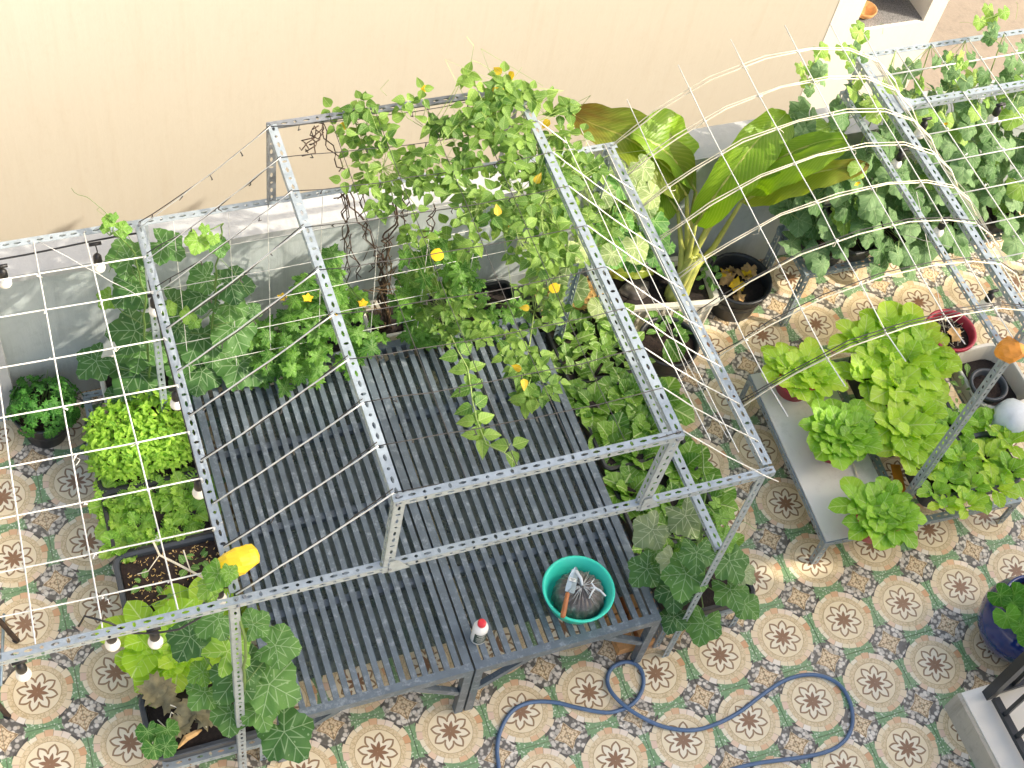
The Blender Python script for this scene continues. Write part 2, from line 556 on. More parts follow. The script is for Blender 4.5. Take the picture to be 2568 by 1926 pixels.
L['lettuce'] = leafmat('mustard_leaf', lin('#9ccb34'), lin('#c6e452'), lin('#e4f3ae'), 'pinnate', .42, .016, .55, rough=.4, n=6, bumpy=.55, deep=.92)
L['lettuce_deep'] = leafmat('deep_mustard_leaf', lin('#7db534'), lin('#a9d648'), lin('#d8ecA0'), 'pinnate', .4, .016, .55, rough=.4, n=6, bumpy=.55, deep=.92)
L['cabbage'] = leafmat('chinese_cabbage_leaf', lin('#5c9a34'), lin('#98c84c'), lin('#dcebae'), 'pinnate', .35, .022, .6, rough=.42, n=6, bumpy=.6)
L['bok'] = leafmat('bok_choy_leaf', lin('#6aa03c'), lin('#a4cc60'), lin('#dae8b0'), 'pinnate', .35, .018, .6, rough=.4, n=6)
L['curly'] = leafmat('curly_lettuce_leaf', lin('#86c044'), lin('#bce264'), lin('#d6eda4'), 'pinnate', .42, .02, .4, rough=.4, n=7, deep=.92)
L['basil'] = leafmat('basil_leaf', lin('#6fab30'), lin('#b0d84c'), lin('#c6e480'), 'pinnate', .4, .02, .4, n=5, deep=.92)
L['parsley'] = leafmat('parsley_leaf', lin('#2f7a22'), lin('#5da23a'), lin('#86b85a'), 'palmate', .3, .02, .3)
L['seedling'] = leafmat('seedling_leaf', lin('#5f9c3c'), lin('#92c460'), lin('#cfe4a4'), 'pinnate', .35, .02, .6, n=5)
L['penny'] = leafmat('pennywort_leaf', lin('#4f9a2c'), lin('#7cc03e'), lin('#a8d670'), 'palmate', .35, .012, .4, lob=9)
L['banana'] = leafmat('banana_leaf', lin('#6f9e2a'), lin('#a2c93e'), lin('#d0dc7a'), 'parallel', .42, .03, .6, rough=.3, n=26, bumpy=.6, deep=.78)
L['banana_old'] = leafmat('yellowing_banana_leaf', lin('#7c9230'), lin('#a9ba42'), lin('#c9c36a'), 'parallel', .4, .03, .6, rough=.35, n=26, bumpy=.6, edge=lin('#7a5424'), deep=.78)
L['ivy'] = leafmat('variegated_leaf', lin('#2f5e30'), lin('#5b8a50'), lin('#e4ead0'), 'pinnate', .25, .05, .8)

# ------------------------------------------------------------------ leaf meshes
def polar_mesh(name, outline, c, rings, zf, m):
    """a leaf from a closed outline, in rings about c; zf(x, y, f) gives its relief"""
    n = len(outline); vs = [(c[0], c[1], zf(c[0], c[1], 0.))]; fs = []
    for f in rings:
        for (x, y) in outline:
            X_, Y_ = c[0] + (x - c[0]) * f, c[1] + (y - c[1]) * f
            vs.append((X_, Y_, zf(X_, Y_, f)))
    for j in range(n):
        fs.append((0, 1 + j, 1 + (j + 1) % n))
    for k in range(len(rings) - 1):
        for j in range(n):
            a, b_ = 1 + k * n + j, 1 + k * n + (j + 1) % n
            fs.append((a, a + n, b_ + n, b_))
    return leaf_from(name, vs, fs, m, vs)


def leaf_from(name, vs, fs, m, uvs):
    me = bpy.data.meshes.new(name)
    me.from_pydata([tuple(v) for v in vs], [], fs)
    me.polygons.foreach_set('use_smooth', [True] * len(me.polygons))
    ul = me.uv_layers.new(name='UVMap')
    li = [0] * len(me.loops)
    me.loops.foreach_get('vertex_index', li)
    flat = []
    for i in li:
        flat += [uvs[i][0], uvs[i][1]]
    ul.data.foreach_set('uv', flat)
    me.materials.append(m)
    return me


def ovate_outline(W, a, b, n=10, ripple=0., rk=9, teeth=0.):
    """half outline: widest where t**a = .5; returns closed points base -> tip -> base"""
    R_ = []; L_ = []
    for i in range(n + 1):
        t = i / n
        wd = W * max(0., math.sin(PI * t ** a)) ** b
        wr = wd * (1 + ripple * math.sin(rk * 2 * PI * t + .4) + teeth * ((i % 2) - .5))
        wl = wd * (1 + ripple * math.sin(rk * 2 * PI * t + 2.1) + teeth * ((i % 2) - .5))
        R_.append((wr, t)); L_.append((-wl, t))
    return R_ + L_[-2:0:-1]


def palm_outline(lobes, depth, teeth, n=40, sinus=.25, tip=1., power=1.):
    """palmate outline around the petiole point; +y is the middle lobe, width about 1"""
    pts = []
    for i in range(n):
        th = -PI + 2 * PI * (i + .5) / n
        k = abs(((th * lobes / (2 * PI)) % 1.0) - .5) * 2
        r = .5 * ((1 - depth) + depth * k ** power)
        r *= 1 + (tip - 1) * max(0., math.cos(th)) ** 2
        r *= 1 + teeth * ((i % 2) - .5)
        s = abs(abs(th) - PI)
        if s < .55:
            r *= sinus + (1 - sinus) * (s / .55)
        pts.append((math.sin(th) * r, math.cos(th) * r))
    return pts


LEAF = {}


def variants(key, fn, k):
    LEAF[key] = [fn(i) for i in range(k)]


def mk_pumpkin(m, dep=(.22, .30)):
    def f(i):
        rr = random.Random(i * 7 + 3)
        fo, dr, ph = rr.uniform(.1, .3), rr.uniform(.25, .55), rr.uniform(0, 6)
        def z(x, y, q):
            return fo * abs(x) * .5 - dr * (x * x + y * y) + .02 * math.sin(11 * x + ph) * math.cos(9 * y) + .035 * q * q * math.sin(7 * math.atan2(x, y) + ph)
        return polar_mesh('pumpkin_leaf', palm_outline(5, rr.uniform(*dep), .05, 40, .3, 1.15, .75), (0, .02), (.3, .65, .85, 1.), z, m)
    return f


def mk_palm(m, lobes, depth, teeth, n, tip, droop=.5, sinus=.3, power=.8, wav=.03):
    def f(i):
        rr = random.Random(i * 5 + 11)
        fo, dr, ph = rr.uniform(.05, .35), rr.uniform(.5, 1.) * droop, rr.uniform(0, 6)
        def z(x, y, q):
            return fo * abs(x) * .5 - dr * (x * x + y * y) + wav * q * q * math.sin(6 * math.atan2(x, y) + ph)
        return polar_mesh('palm_leaf', palm_outline(lobes, depth, teeth, n, sinus, tip, power), (0, .02), (.4, .8, 1.), z, m)
    return f


def mk_ovate(m, W, a, b, n=9, ripple=0., rk=4, cup=.3, arch=.3, wave=.03, stalk=0., teeth=0., rings=(.45, .8, 1.)):
    def f(i):
        rr = random.Random(i * 3 + 1)
        ph = rr.uniform(0, 6); cu = cup * rr.uniform(.5, 1.4); ar = arch * rr.uniform(.4, 1.5)
        def z(x, y, q):
            return cu * abs(x) ** 1.3 - ar * y * y + wave * q * q * math.sin(rk * 2 * PI * y + ph + (1.7 if x > 0 else 0))
        return polar_mesh('leaf', ovate_outline(W * rr.uniform(.9, 1.1), a, b, n, ripple, rk, teeth), (0, .52), rings, z, m)
    return f


def mk_trifoliate(m):
    def f(i):
        rr = random.Random(i * 9 + 2)
        vs, fs, uv = [], [], []
        for k, (ang, off) in enumerate(((0., (0, .22)), (1.75, (.05, .08)), (-1.75, (-.05, .08)))):
            ang += rr.uniform(-.25, .25)
            ol = ovate_outline(.36, .62, 1.0, 6)
            tz = rr.uniform(-.25, .1); cu = rr.uniform(.1, .5); ar = rr.uniform(.1, .55)
            b0 = len(vs); n = len(ol); cc = (0., .42)
            loc = [cc] + [(cc[0] + (x - cc[0]) * q, cc[1] + (y - cc[1]) * q) for q in (.55, 1.) for x, y in ol]
            for x, y in loc:
                z = cu * abs(x) - ar * y * y + tz * y
                ca, sa = math.cos(ang), math.sin(ang)
                s = .62
                vs.append((off[0] + s * (x * ca + y * sa), off[1] + s * (-x * sa + y * ca), s * z)); uv.append((x, y))
            for j in range(n):
                j2 = (j + 1) % n
                fs.append((b0, b0 + 1 + j, b0 + 1 + j2))
                fs.append((b0 + 1 + j, b0 + 1 + n + j, b0 + 1 + n + j2, b0 + 1 + j2))
        return leaf_from('bean_leaf', vs, fs, m, uv)
    return f


for k_, m_ in (('pumpkin', 'pumpkin'), ('pumpkin_light', 'pumpkin_light'), ('pumpkin_pale', 'pumpkin_pale')):
    variants(k_, mk_pumpkin(L[m_]), 4)
variants('melon', mk_palm(L['melon'], 6, .5, .2, 42, 1.15, .6, .35, .8), 4)
variants('cucumber', mk_palm(L['cucumber'], 5, .22, .05, 30, 1.2, .9, .2, .7, .045), 4)
variants('cucumber_light', mk_palm(L['cucumber_light'], 5, .2, .06, 30, 1.2, .7, .2, .7), 3)
variants('squash', mk_palm(L['squash'], 7, .08, .06, 32, 1.0, .45, .15, 1., .05), 3)
variants('squash_green', mk_palm(L['squash_green'], 7, .1, .08, 32, 1.0, .35, .15, 1., .05), 3)
variants('penny', mk_palm(L['penny'], 9, .05, .03, 30, .95, .2, .1, 1., .03), 3)
variants('parsley', mk_palm(L['parsley'], 5, .5, .35, 26, 1.1, .4, .5, .7, .06), 3)
variants('lettuce', mk_ovate(L['lettuce'], .38, 1.4, .5, 12, .04, 4, .22, .4, .04), 5)
variants('lettuce_deep', mk_ovate(L['lettuce_deep'], .38, 1.4, .5, 12, .04, 4, .22, .4, .04), 5)
variants('cabbage', mk_ovate(L['cabbage'], .44, 1.25, .65, 12, .06, 4, .45, .35, .045), 5)
variants('bok', mk_ovate(L['bok'], .27, 1.6, .9, 9, .02, 3, .3, .35, .015), 4)
variants('curly', mk_ovate(L['curly'], .46, 1.35, .45, 26, .16, 8, .3, .35, .13, rings=(.4, .72, .88, 1.)), 4)
variants('basil', mk_ovate(L['basil'], .24, .85, 1.0, 5, 0, 3, .3, .35, 0., rings=(.6, 1.)), 3)
variants('seedling', mk_ovate(L['seedling'], .36, 1.1, .75, 7, 0, 3, .25, .3, .01, rings=(.6, 1.)), 3)
variants('ivy', mk_ovate(L['ivy'], .32, .8, .9, 6, 0, 3, .2, .4, .02, rings=(.6, 1.)), 3)
variants('bean', mk_trifoliate(L['bean']), 5)
variants('yl', mk_ovate(L['bean_yellow'], .36, .62, 1.0, 6, 0, 3, .3, .3, .02, rings=(.6, 1.)), 1)


def frame_of(p, nrm, tip, size):
    """matrix with +z along nrm and +y close to tip"""
    z = Vector(nrm).normalized(); y = Vector(tip)
    y = y - z * y.dot(z)
    if y.length < 1e-5: y = z.orthogonal()
    y.normalize(); x = y.cross(z)
    return Matrix(((x.x * size, y.x * size, z.x * size, p[0]), (x.y * size, y.y * size, z.y * size, p[1]), (x.z * size, y.z * size, z.z * size, p[2]), (0, 0, 0, 1)))


def to_cam(p):
    return (CAM_C - Vector(p)).normalized()


def add_leaf(parent, key, p, size, nrm, tip, name='leaf'):
    return put(name, random.choice(LEAF[key]), parent, frame_of(p, nrm, tip, size))


def rosette(parent, c, n, length, key, spread=1.0, up0=1.35, up1=.25, inner=.45, tight=.012):
    """leaves round a centre: inner ones upright and small, outer ones long and flat"""
    c = Vector(c); a0 = rnd(0, 6.28)
    for i in range(n):
        t = i / max(1, n - 1)
        az = a0 + i * 2.39996 + rnd(-.2, .2)
        el = up0 + (up1 - up0) * t ** .8 + rnd(-.12, .12)
        ln = length * (inner + (1 - inner) * t) * rnd(.88, 1.1)
        d = Vector((math.cos(az), math.sin(az), 0))
        tip = d * math.cos(el) + Vector((0, 0, math.sin(el)))
        nr = Vector((0, 0, math.cos(el))) - d * math.sin(el)
        nr = (nr + rv(.15)).normalized()
        add_leaf(parent, key, c + d * (tight + .012 * t) * spread, ln, nr, tip)


def plant_of(name, label, cat, c, n, length, key, group=None, **kw):
    t = thing(name, label, cat, c, group)
    rosette(t, c, n, length, key, **kw)
    return t


# ------------------------------------------------------------------ containers
def rrect(cx, cy, hx, hy, r, z, ang=0., k=4):
    pts = []
    ca, sa = math.cos(ang), math.sin(ang)
    for qx, qy, a0 in ((1, 1, 0), (-1, 1, PI / 2), (-1, -1, PI), (1, -1, 3 * PI / 2)):
        for i in range(k + 1):
            a = a0 + PI / 2 * i / k
            x = qx * (hx - r) + r * math.cos(a); y = qy * (hy - r) + r * math.sin(a)
            pts.append(Vector((cx + x * ca - y * sa, cy + x * sa + y * ca, z)))
    return pts


def ring(cx, cy, r, z, n=28):
    return [Vector((cx + r * math.cos(2 * PI * i / n), cy + r * math.sin(2 * PI * i / n), z)) for i in range(n)]


def soil_sheet(loop_fn, z, bumpy=.012, rings=5):
    mb = MB()
    loops = []
    for k in range(rings, 0, -1):
        lp = loop_fn(k / rings)
        loops.append([Vector((p.x, p.y, z + (rnd(-bumpy, bumpy) if k < rings else -.004) + .012 * (1 - (k / rings) ** 2))) for p in lp])
    mb.loft(loops, cap1=True)
    return mb


def tray(name, label, cat, cx, cy, hx, hy, z0, h, m, ang=0., group=None, soil='soil', r=.035, lip=.014, fill=.035, body='body'):
    """rectangular planter with rounded corners, a rolled rim and soil"""
    t = thing(name, label, cat, (cx, cy, z0), group)
    mb = MB(); zt = z0 + h; i_ = .012
    tp = .022
    mb.loft([rrect(cx, cy, hx - tp, hy - tp, r, z0, ang), rrect(cx, cy, hx - .004, hy - .004, r, zt - .02, ang),
             rrect(cx, cy, hx + lip, hy + lip, r + lip, zt - .02, ang), rrect(cx, cy, hx + lip, hy + lip, r + lip, zt - .002, ang), rrect(cx, cy, hx + lip - .006, hy + lip - .006, r + lip, zt + .003, ang),
             rrect(cx, cy, hx - i_ + .004, hy - i_ + .004, r, zt, ang), rrect(cx, cy, hx - i_, hy - i_, r * .9, zt - .012, ang), rrect(cx, cy, hx - tp - i_ * .5, hy - tp - i_ * .5, r * .9, z0 + .02, ang)], cap0=True)
    mb.build(body, M[m], t, smooth=False)
    sb = soil_sheet(lambda f: rrect(cx, cy, max(.004, (hx - i_ - .004) * f), max(.004, (hy - i_ - .004) * f), r * .85 * f, 0, ang), zt - fill)
    sb.build('soil', M[soil], t, smooth=True)
    return t


def round_pot(name, label, cat, cx, cy, rt, rb, z0, h, m, group=None, soil='soil', lip=.01, fill=.04, mid=None, n=32):
    t = thing(name, label, cat, (cx, cy, z0), group)
    mb = MB(); zt = z0 + h
    loops = [ring(cx, cy, rb, z0, n)]
    if mid:
        loops += [ring(cx, cy, r_, z0 + h * f_, n) for f_, r_ in mid]
    loops += [ring(cx, cy, rt - .004, zt - .022, n), ring(cx, cy, rt + lip, zt - .02, n), ring(cx, cy, rt + lip + .002, zt - .006, n), ring(cx, cy, rt + lip - .003, zt + .002, n), ring(cx, cy, rt - .006, zt, n), ring(cx, cy, rt - .012, zt - .01, n), ring(cx, cy, min(rb + (rt - rb) * .5, rt - .02), z0 + h * .45, n)]
    mb.loft(loops, cap0=True)
    mb.build('body', M[m], t, smooth=True)
    k_ = (rt - .013)
    sb = soil_sheet(lambda f: ring(cx, cy, k_ * f, 0, n), zt - fill)
    sb.build('soil', M[soil], t, smooth=True)
    return t


# ------------------------------------------------------------------ slotted steel angle
HOLES = ('l', 'l', 'r', 'l', 't')


def slotted(name, p0, p1, n1, n2, parent, w1=.04, w2=.04, m='zinc', phase=0, pitch=.05):
    """L-section steel with punched holes; its corner edge runs p0-p1, flanges along n1 and n2"""
    mb = MB()
    p0 = Vector(p0); p1 = Vector(p1); ax = (p1 - p0); ln = ax.length; ax.normalize()
    k = max(2, round(ln / pitch)); st = ln / k
    th = .0022
    for fi, (n_, w_) in enumerate(((n1, w1), (n2, w2))):
        n_ = Vector(n_); n_ = (n_ - ax * n_.dot(ax)).normalized()
        oth = Vector(n2 if fi == 0 else n1); oth = (oth - ax * oth.dot(ax)).normalized()
        nn = -oth                                  # outer face direction
        for i in range(k):
            kind = HOLES[(i + phase + fi * 2) % 5]
            hx, hy = {'l': (.0140, .0068), 'r': (.0068, .0075), 't': (.0062, .0125)}[kind]
            o = p0 + ax * (i * st)
            u0 = .0 if fi == 0 else th
            outer = [(0, u0), (st / 2, u0), (st, u0), (st, w_ / 2), (st, w_), (st / 2, w_), (0, w_), (0, w_ / 2)]
            cx, cy = st / 2, w_ * .52
            inner = [(cx - hx, cy - hy * .5), (cx, cy - hy), (cx + hx, cy - hy * .5), (cx + hx * 1.12, cy), (cx + hx, cy + hy * .5), (cx, cy + hy), (cx - hx, cy + hy * .5), (cx - hx * 1.12, cy)]
            vs = []
            for dz in (0., -th):
                for ring_ in (outer, inner):
                    for a, b_ in ring_:
                        vs.append(o + ax * a + n_ * b_ + nn * dz)
            fs = []
            for j in range(8):
                j2 = (j + 1) % 8
                fs.append((j, j2, 8 + j2, 8 + j))
                fs.append((16 + j2, 16 + j, 24 + j, 24 + j2))
                fs.append((8 + j, 8 + j2, 24 + j2, 24 + j))
            fs.append((4, 5, 21, 20)); fs.append((5, 6, 22, 21))
            if i == 0: fs += [(6, 7, 23, 22), (7, 0, 16, 23)]
            if i == k - 1: fs += [(2, 3, 19, 18), (3, 4, 20, 19)]
            mb.add(vs, fs)
    return mb.build(name, M[m], parent)


# ================================================================== THE SETTING
# terrace floor: a bed of grout with every tile laid on it
fl = MB()
fl.add([(-30, -30, -.004), (40, -30, -.004), (40, 2.86, -.004), (-30, 2.86, -.004)], [(0, 1, 2, 3)])
floor = fl.build('floor', M['tile'])
floor['kind'] = 'structure'
gb = MB(); gb.add([(-4.6, -1.45, -.0025), (3.05, -1.45, -.0025), (3.05, 2.59, -.0025), (-4.6, 2.59, -.0025)], [(0, 1, 2, 3)])
gb.build('grout_bed', M['grout'], floor)
tm = MB(); hw = .1987; bv = .0016; zt = .0042
tm.loft([[Vector((sx * (hw), sy * (hw), -.0015)) for sx, sy in ((-1, -1), (1, -1), (1, 1), (-1, 1))], [Vector((sx * (hw), sy * (hw), zt - .0009)) for sx, sy in ((-1, -1), (1, -1), (1, 1), (-1, 1))], [Vector((sx * (hw - bv), sy * (hw - bv), zt)) for sx, sy in ((-1, -1), (1, -1), (1, 1), (-1, 1))]], cap1=True)
tile0 = tm.build('tile', M['tile'], floor)
first = True
for i in range(-11, 8):
    for j in range(-3, 7):
        if j == 6: continue
        o = tile0 if first else tile0.copy()
        if not first: COL.objects.link(o)
        first = False
        o.parent = floor
        o.location = (i * .4, j * .4, rnd(-.0006, .0006))
        o.rotation_euler = (rnd(-.0012, .0012), rnd(-.0012, .0012), rnd(-.002, .002) + 0.)
# last row by the parapet wall is cut
cut = MB()
cy_ = 2.4
tc = tile0.copy(); tc.data = tile0.data.copy(); COL.objects.link(tc)
for v_ in tc.data.vertices: v_.co.y = min(v_.co.y, .187)
tc.parent = floor; tc.location = (-11 * .4, cy_, 0)
for i in range(-10, 8):
    o = tc.copy(); COL.objects.link(o); o.parent = floor; o.location = (i * .4, cy_, rnd(-.0005, .0005))

# street beyond and below the terrace
sb = MB(); sb.add([(-60, 2.87, -1.9), (80, 2.87, -1.9), (80, 120, -1.9), (-60, 120, -1.9)], [(0, 1, 2, 3)])
o = sb.build('street', M['street']); o['kind'] = 'structure'
jb = MB()
jb.bar((6.6, 7.2, -1.894), (5.7, 11.5, -1.894), .05, .012); 
jb.build('joint', M['dark_room'], o)

# parapet wall with its cement cap
t = thing('parapet_wall', 'low grey rendered wall with pale cement cap below the cream house wall', 'wall', (-1, 2.66, 0))
mb = MB(); mb.box((2.5, 2.695, .576), (18.4, .19, 1.148)); mb.build('wall', M['parapet'], t)
mb = MB(); mb.box((2.5, 2.69, 1.175), (18.4, .24, .05)); mb.build('cap', M['cap'], t)
mb = MB(); mb.box((-4.25, 2.55, .575), (.84, .096, 1.15)); mb.build('pilaster', M['cap'], t)

# neighbour's cream house with white frame and niche
WY = 4.9
t = thing('neighbour_house', 'cream plastered house wall with a white framed planter niche', 'house', (-2, WY, -1.9))
wx0 = aty(2050, 138, WY).x; wx1 = aty(2340, 82, WY).x
nx0 = aty(2141, 76, WY).x; nx1 = aty(2316, 51, WY).x; nz0 = aty(2316, 51, WY).z
mb = MB(); mb.box((wx0 - 12, WY + .153, 2.3), (24., .30, 8.4)); mb.build('wall', M['cream'], t)
mb = MB()
mb.box(((wx0 + nx0) / 2 + .0005, WY + .15, 2.3), (nx0 - wx0, .30, 8.4)); mb.box(((nx0 + nx1) / 2, WY + .15, (nz0 - .012 - 1.9) / 2), (nx1 - nx0, .30, nz0 - .012 + 1.9))
mb.box(((nx1 + wx1) / 2, WY + .15, 2.3), (wx1 - nx1, .30, 8.4)); mb.box(((nx0 + nx1) / 2, WY + .15, nz0 + 3.4), (nx1 - nx0, .3, 5.))
mb.build('white_frame', M['white_wall'], t)
ncx = (nx0 + nx1) / 2
mb = MB(); mb.box((ncx, WY + .49, nz0 - .006), (nx1 - nx0 - .004, .93, .012)); mb.build('sill', M['granite'], t)
mb = MB(); mb.box((ncx, WY + .99, 1.), (.9, .06, 3.)); mb.box((nx0 - .03, WY + .63, 1.), (.05, .66, 3.)); mb.box((nx1 + .03, WY + .63, 1.), (.05, .66, 3.)); mb.build('recess', M['dark_room'], t)
t = round_pot('brown_pot', 'dark brown pot of trailing leaves inside the white framed niche', 'pot', nx0 + .36, WY + .50, .19, .12, nz0, .34, 'pot_brown', soil='soil_dark')
iv = thing('trailing_plant', 'dark green variegated plant trailing from the brown pot in the white niche', 'plant', (nx0 + .42, WY + .5, nz0 + .36))
for i in range(46):
    a = rnd(0, 6.28); q = rnd(.03, .24)
    p = Vector((nx0 + .46 + math.cos(a) * q, WY + .42 + math.sin(a) * q * .8, nz0 + .40 + rnd(-.02, .12) - max(0, q - .14) * 1.6))
    add_leaf(iv, 'ivy', p, rnd(.07, .11), Vector((0, -.6, .6)) + rv(.5), Vector((math.cos(a), math.sin(a) - .3, -.6)))
mb = MB(); mb.loft([ring(nx0 + .17, WY + .16, r_, nz0 + z_, 20) for r_, z_ in ((.05, .0), (.085, .03), (.10, .075), (.092, .075), (.07, .035), (.02, .02))], cap0=True, cap1=True)
o = mb.build('clay_saucer', M['brick'], smooth=True); tag(o, 'orange clay saucer on the speckled sill of the niche', 'saucer')
mb = MB(); mb.tube([(nx0 + .10, WY + .5, nz0), (nx0 + .10, WY + .62, nz0 + 1.2)], .06, 10); o = mb.build('grey_column', M['granite'], smooth=True); tag(o, 'speckled grey upright inside the white niche', 'column')

# unseen house wall, placed to shade the near terrace; openings added for sun patches
def sunpt(T, Y=-3.0):
    k = (T[1] - Y) / (-SUN.y)
    return Vector(T) + SUN * k


holes = []
for tx, ty, tz, hw_, hh_ in [(.26, .42, .0, .24, .14), (-.80, .62, .1, .10, .45), (-.60, .42, .8, .16, .12), (-.60, 1.02, .62, .16, .10), (-.52, 1.42, .62, .14, .10), (-1.02, 1.2, .56, .12, .12),
                             (.78, 1.0, .66, .16, .10), (1.15, 1.25, .68, .18, .12), (1.35, .75, .62, .12, .08), (.55, 1.22, .5, .10, .08), (1.25, 0.2, 0., .10, .08)]:
    p = sunpt((tx, ty, tz)); holes.append((p.x - hw_, p.x + hw_, p.z - hh_, p.z + hh_))
WX0, WX1, WZ0, WZ1 = .6, 15., -.0, 7.15
xs = sorted({WX0, WX1, *[h[0] for h in holes], *[h[1] for h in holes]})
zs = sorted({WZ0, WZ1, *[h[2] for h in holes], *[h[3] for h in holes]})
t = thing('unseen_shade_wall', 'unseen white house wall placed for shade, with openings added for sun patches', 'house', (7, -3.1, 0))
mb = MB()
for i in range(len(xs) - 1):
    for k in range(len(zs) - 1):
        cx, cz = (xs[i] + xs[i + 1]) / 2, (zs[k] + zs[k + 1]) / 2
        if any(h[0] < cx < h[1] and h[2] < cz < h[3] for h in holes): continue
        for yy, fl_ in ((-3.0, 0), (-3.08, 1)):
            q = [(xs[i], yy, zs[k]), (xs[i + 1], yy, zs[k]), (xs[i + 1], yy, zs[k + 1]), (xs[i], yy, zs[k + 1])]
            mb.add(q, [(3, 2, 1, 0) if fl_ == 0 else (0, 1, 2, 3)])
mb.build('wall', M['white_wall'], t)

# landing of the stair with its railing
lx, ly, lh = .725, -.64, .2
t = thing('stair_landing', 'white landing with stained concrete side and black railing at the floor', 'landing', (1.2, -1.5, 0))
mb = MB(); mb.box((lx + .012, ly - 1.5, lh / 2 - .004), (.024, 3.0, lh - .008)); mb.build('kerb', M['ledge'], t)
mb = MB(); mb.box((lx + 1.525, ly - 1.5, lh / 2), (3.0, 2.99, lh)); mb.build('slab', M['white_wall'], t)
mb = MB(); mb.box((lx + .75, ly - 1.25, lh + .004), (.85, 1.9, .008)); mb.build('step_panel', M['board'], t)
rl = thing('railing', 'black metal railing of upright bars on the white landing edge', 'railing', (lx + .2, ly - .6, lh))
mb = MB(); mb.box((lx + .17, ly - .06, lh + .5), (.055, .055, 1.0)); mb.build('corner_post', M['rail_black'], rl)
mb = MB(); mb.box((lx + .17, ly - 1.5, lh + .045), (.04, 2.8, .03)); mb.build('bottom_rail', M['rail_black'], rl)
mb = MB(); mb.box((lx + .17, ly - 1.5, lh + .98), (.05, 2.8, .03)); mb.build('top_rail', M['rail_black'], rl)
for k in range(12):
    mb = MB(); mb.box((lx + .17, ly - .2 - k * .13, lh + .51), (.022, .022, .9)); mb.build('baluster', M['rail_black'], rl)
mb = MB(); mb.box((lx + .9, ly - .06, lh + .045), (1.4, .04, .03)); mb.build('bottom_rail', M['rail_black'], rl)
mb = MB(); mb.box((lx + .9, ly - .06, lh + .98), (1.4, .05, .03)); mb.build('top_rail', M['rail_black'], rl)
for k in range(9):
    mb = MB(); mb.box((lx + .31 + k * .13, ly - .06, lh + .51), (.022, .022, .9)); mb.build('baluster', M['rail_black'], rl)

# ================================================================== TRELLIS OVER THE BENCHES
ZL, ZU = 2.04, 2.575
XL, XR, YF, YB = -3.10, -.69, .055, 2.05
UL, UR = -2.475, -1.30
UX, UY, UZ = Vector((1, 0, 0)), Vector((0, 1, 0)), Vector((0, 0, 1))
tr1 = thing('trellis_frame', 'tall bolted frame of galvanised slotted angle standing over the charcoal benches', 'trellis', (-1.9, 1.05, 0))
slotted('front_beam', (-5.2, YF, ZL), (XR + .02, YF, ZL), UY, -UZ, tr1, w1=.034, w2=.036)
slotted('rear_beam', (-5.2, YB + .04, ZL), (XR + .04, YB + .04, ZL), -UY, -UZ, tr1, w1=.04, w2=.03)
slotted('side_rail', (XL, YF + .05, ZL + .003), (XL, YB, ZL + .003), UX, -UZ, tr1, w1=.042, w2=.03)
slotted('side_rail', (XR - .025, YF + .045, ZL + .003), (XR - .025, YB, ZL + .003), UX, -UZ, tr1, w1=.045, w2=.04)
slotted('side_rail', (XR - .03, YF + .05, 1.235), (XR - .03, YB, 1.235), UX, -UZ, tr1, w1=.045, w2=.03)
slotted('upper_rail', (UL, YF + .02, ZU + .003), (UL, YB, ZU + .003), UX, -UZ, tr1, w1=.042, w2=.04)
slotted('upper_rail', (UR, YF + .02, ZU + .003), (UR, YB, ZU + .003), UX, -UZ, tr1, w1=.043, w2=.036)
slotted('upper_beam', (UL, YF, ZU), (UR + .045, YF, ZU), UY, -UZ, tr1, w1=.034, w2=.036)
slotted('upper_beam', (UL, YB + .02, ZU), (UR + .05, YB + .02, ZU), -UY, -UZ, tr1, m='zinc_dark', w2=.05)
for x, y, ny in ((XL - .01, YF + .02, 1), (XR, YF + .02, 1), (XL + .02, YB, -1), (XR, YB, -1)):
    slotted('post', (x, y, 0), (x, y, ZL - .003), Vector((1 if x < -2 else -1, 0, 0)), Vector((0, ny, 0)), tr1)
slotted('upper_post', (UL - .01, YF + .0, ZL - .05), (UL + .01, YF + .015, ZU - .01), UX, UY, tr1, w1=.045, w2=.035)
slotted('upper_post', (UR - .04, YF + .0, ZL - .05), (UR + .0, YF + .015, ZU - .01), UX, UY, tr1, w1=.05, w2=.04)
slotted('upper_post', (UL, YB + .02, ZL + .002), (UL, YB + .02, ZU - .01), UX, -UY, tr1, m='zinc_dark', w1=.045)
slotted('upper_post', (UR, YB + .02, ZL + .002), (UR, YB + .02, ZU - .01), UX, -UY, tr1, m='zinc_dark', w1=.05)
bb = MB()
for x, y, z in ((XL + .02, YF + .02, ZL), (XL + .05, YF + .02, ZL), (XR - .02, YF + .02, ZL), (UL + .02, YF + .02, ZU), (UR + .02, YF + .02, ZU), (XL + .02, YB, ZL), (UL + .02, YB, ZU), (XR - .0, YB, ZL)):
    bb.loft([ring(x, y, .008, z + q, 6) for q in (.0, .008)], cap1=True)
for x, z in ((XL + .02, ZL - .02), (UL + .02, ZL - .02), (UR + .01, ZL - .02), (XR - .02, ZL - .02), (UL + .015, ZU - .02), (UR + .015, ZU - .02)):
    bb.tube([(x, YF + .002, z), (x, YF - .008, z)], .008, 6)
o = bb.build('bolts', M['zinc_dark'], tr1); o['kind'] = 'stuff'
# triangular gusset plates
mb = MB()
for x in (UL + .02, UR - .02):
    mb.add([(x - .005, YF - .004, ZL - .05), (x + .09, YF - .004, ZL - .045), (x + .03, YF - .004, ZL + .05), (x - .005, YF - .004, ZL + .05)], [(0, 1, 2, 3), (3, 2, 1, 0)][:1])
mb.build('gusset_plate', M['zinc'], tr1)

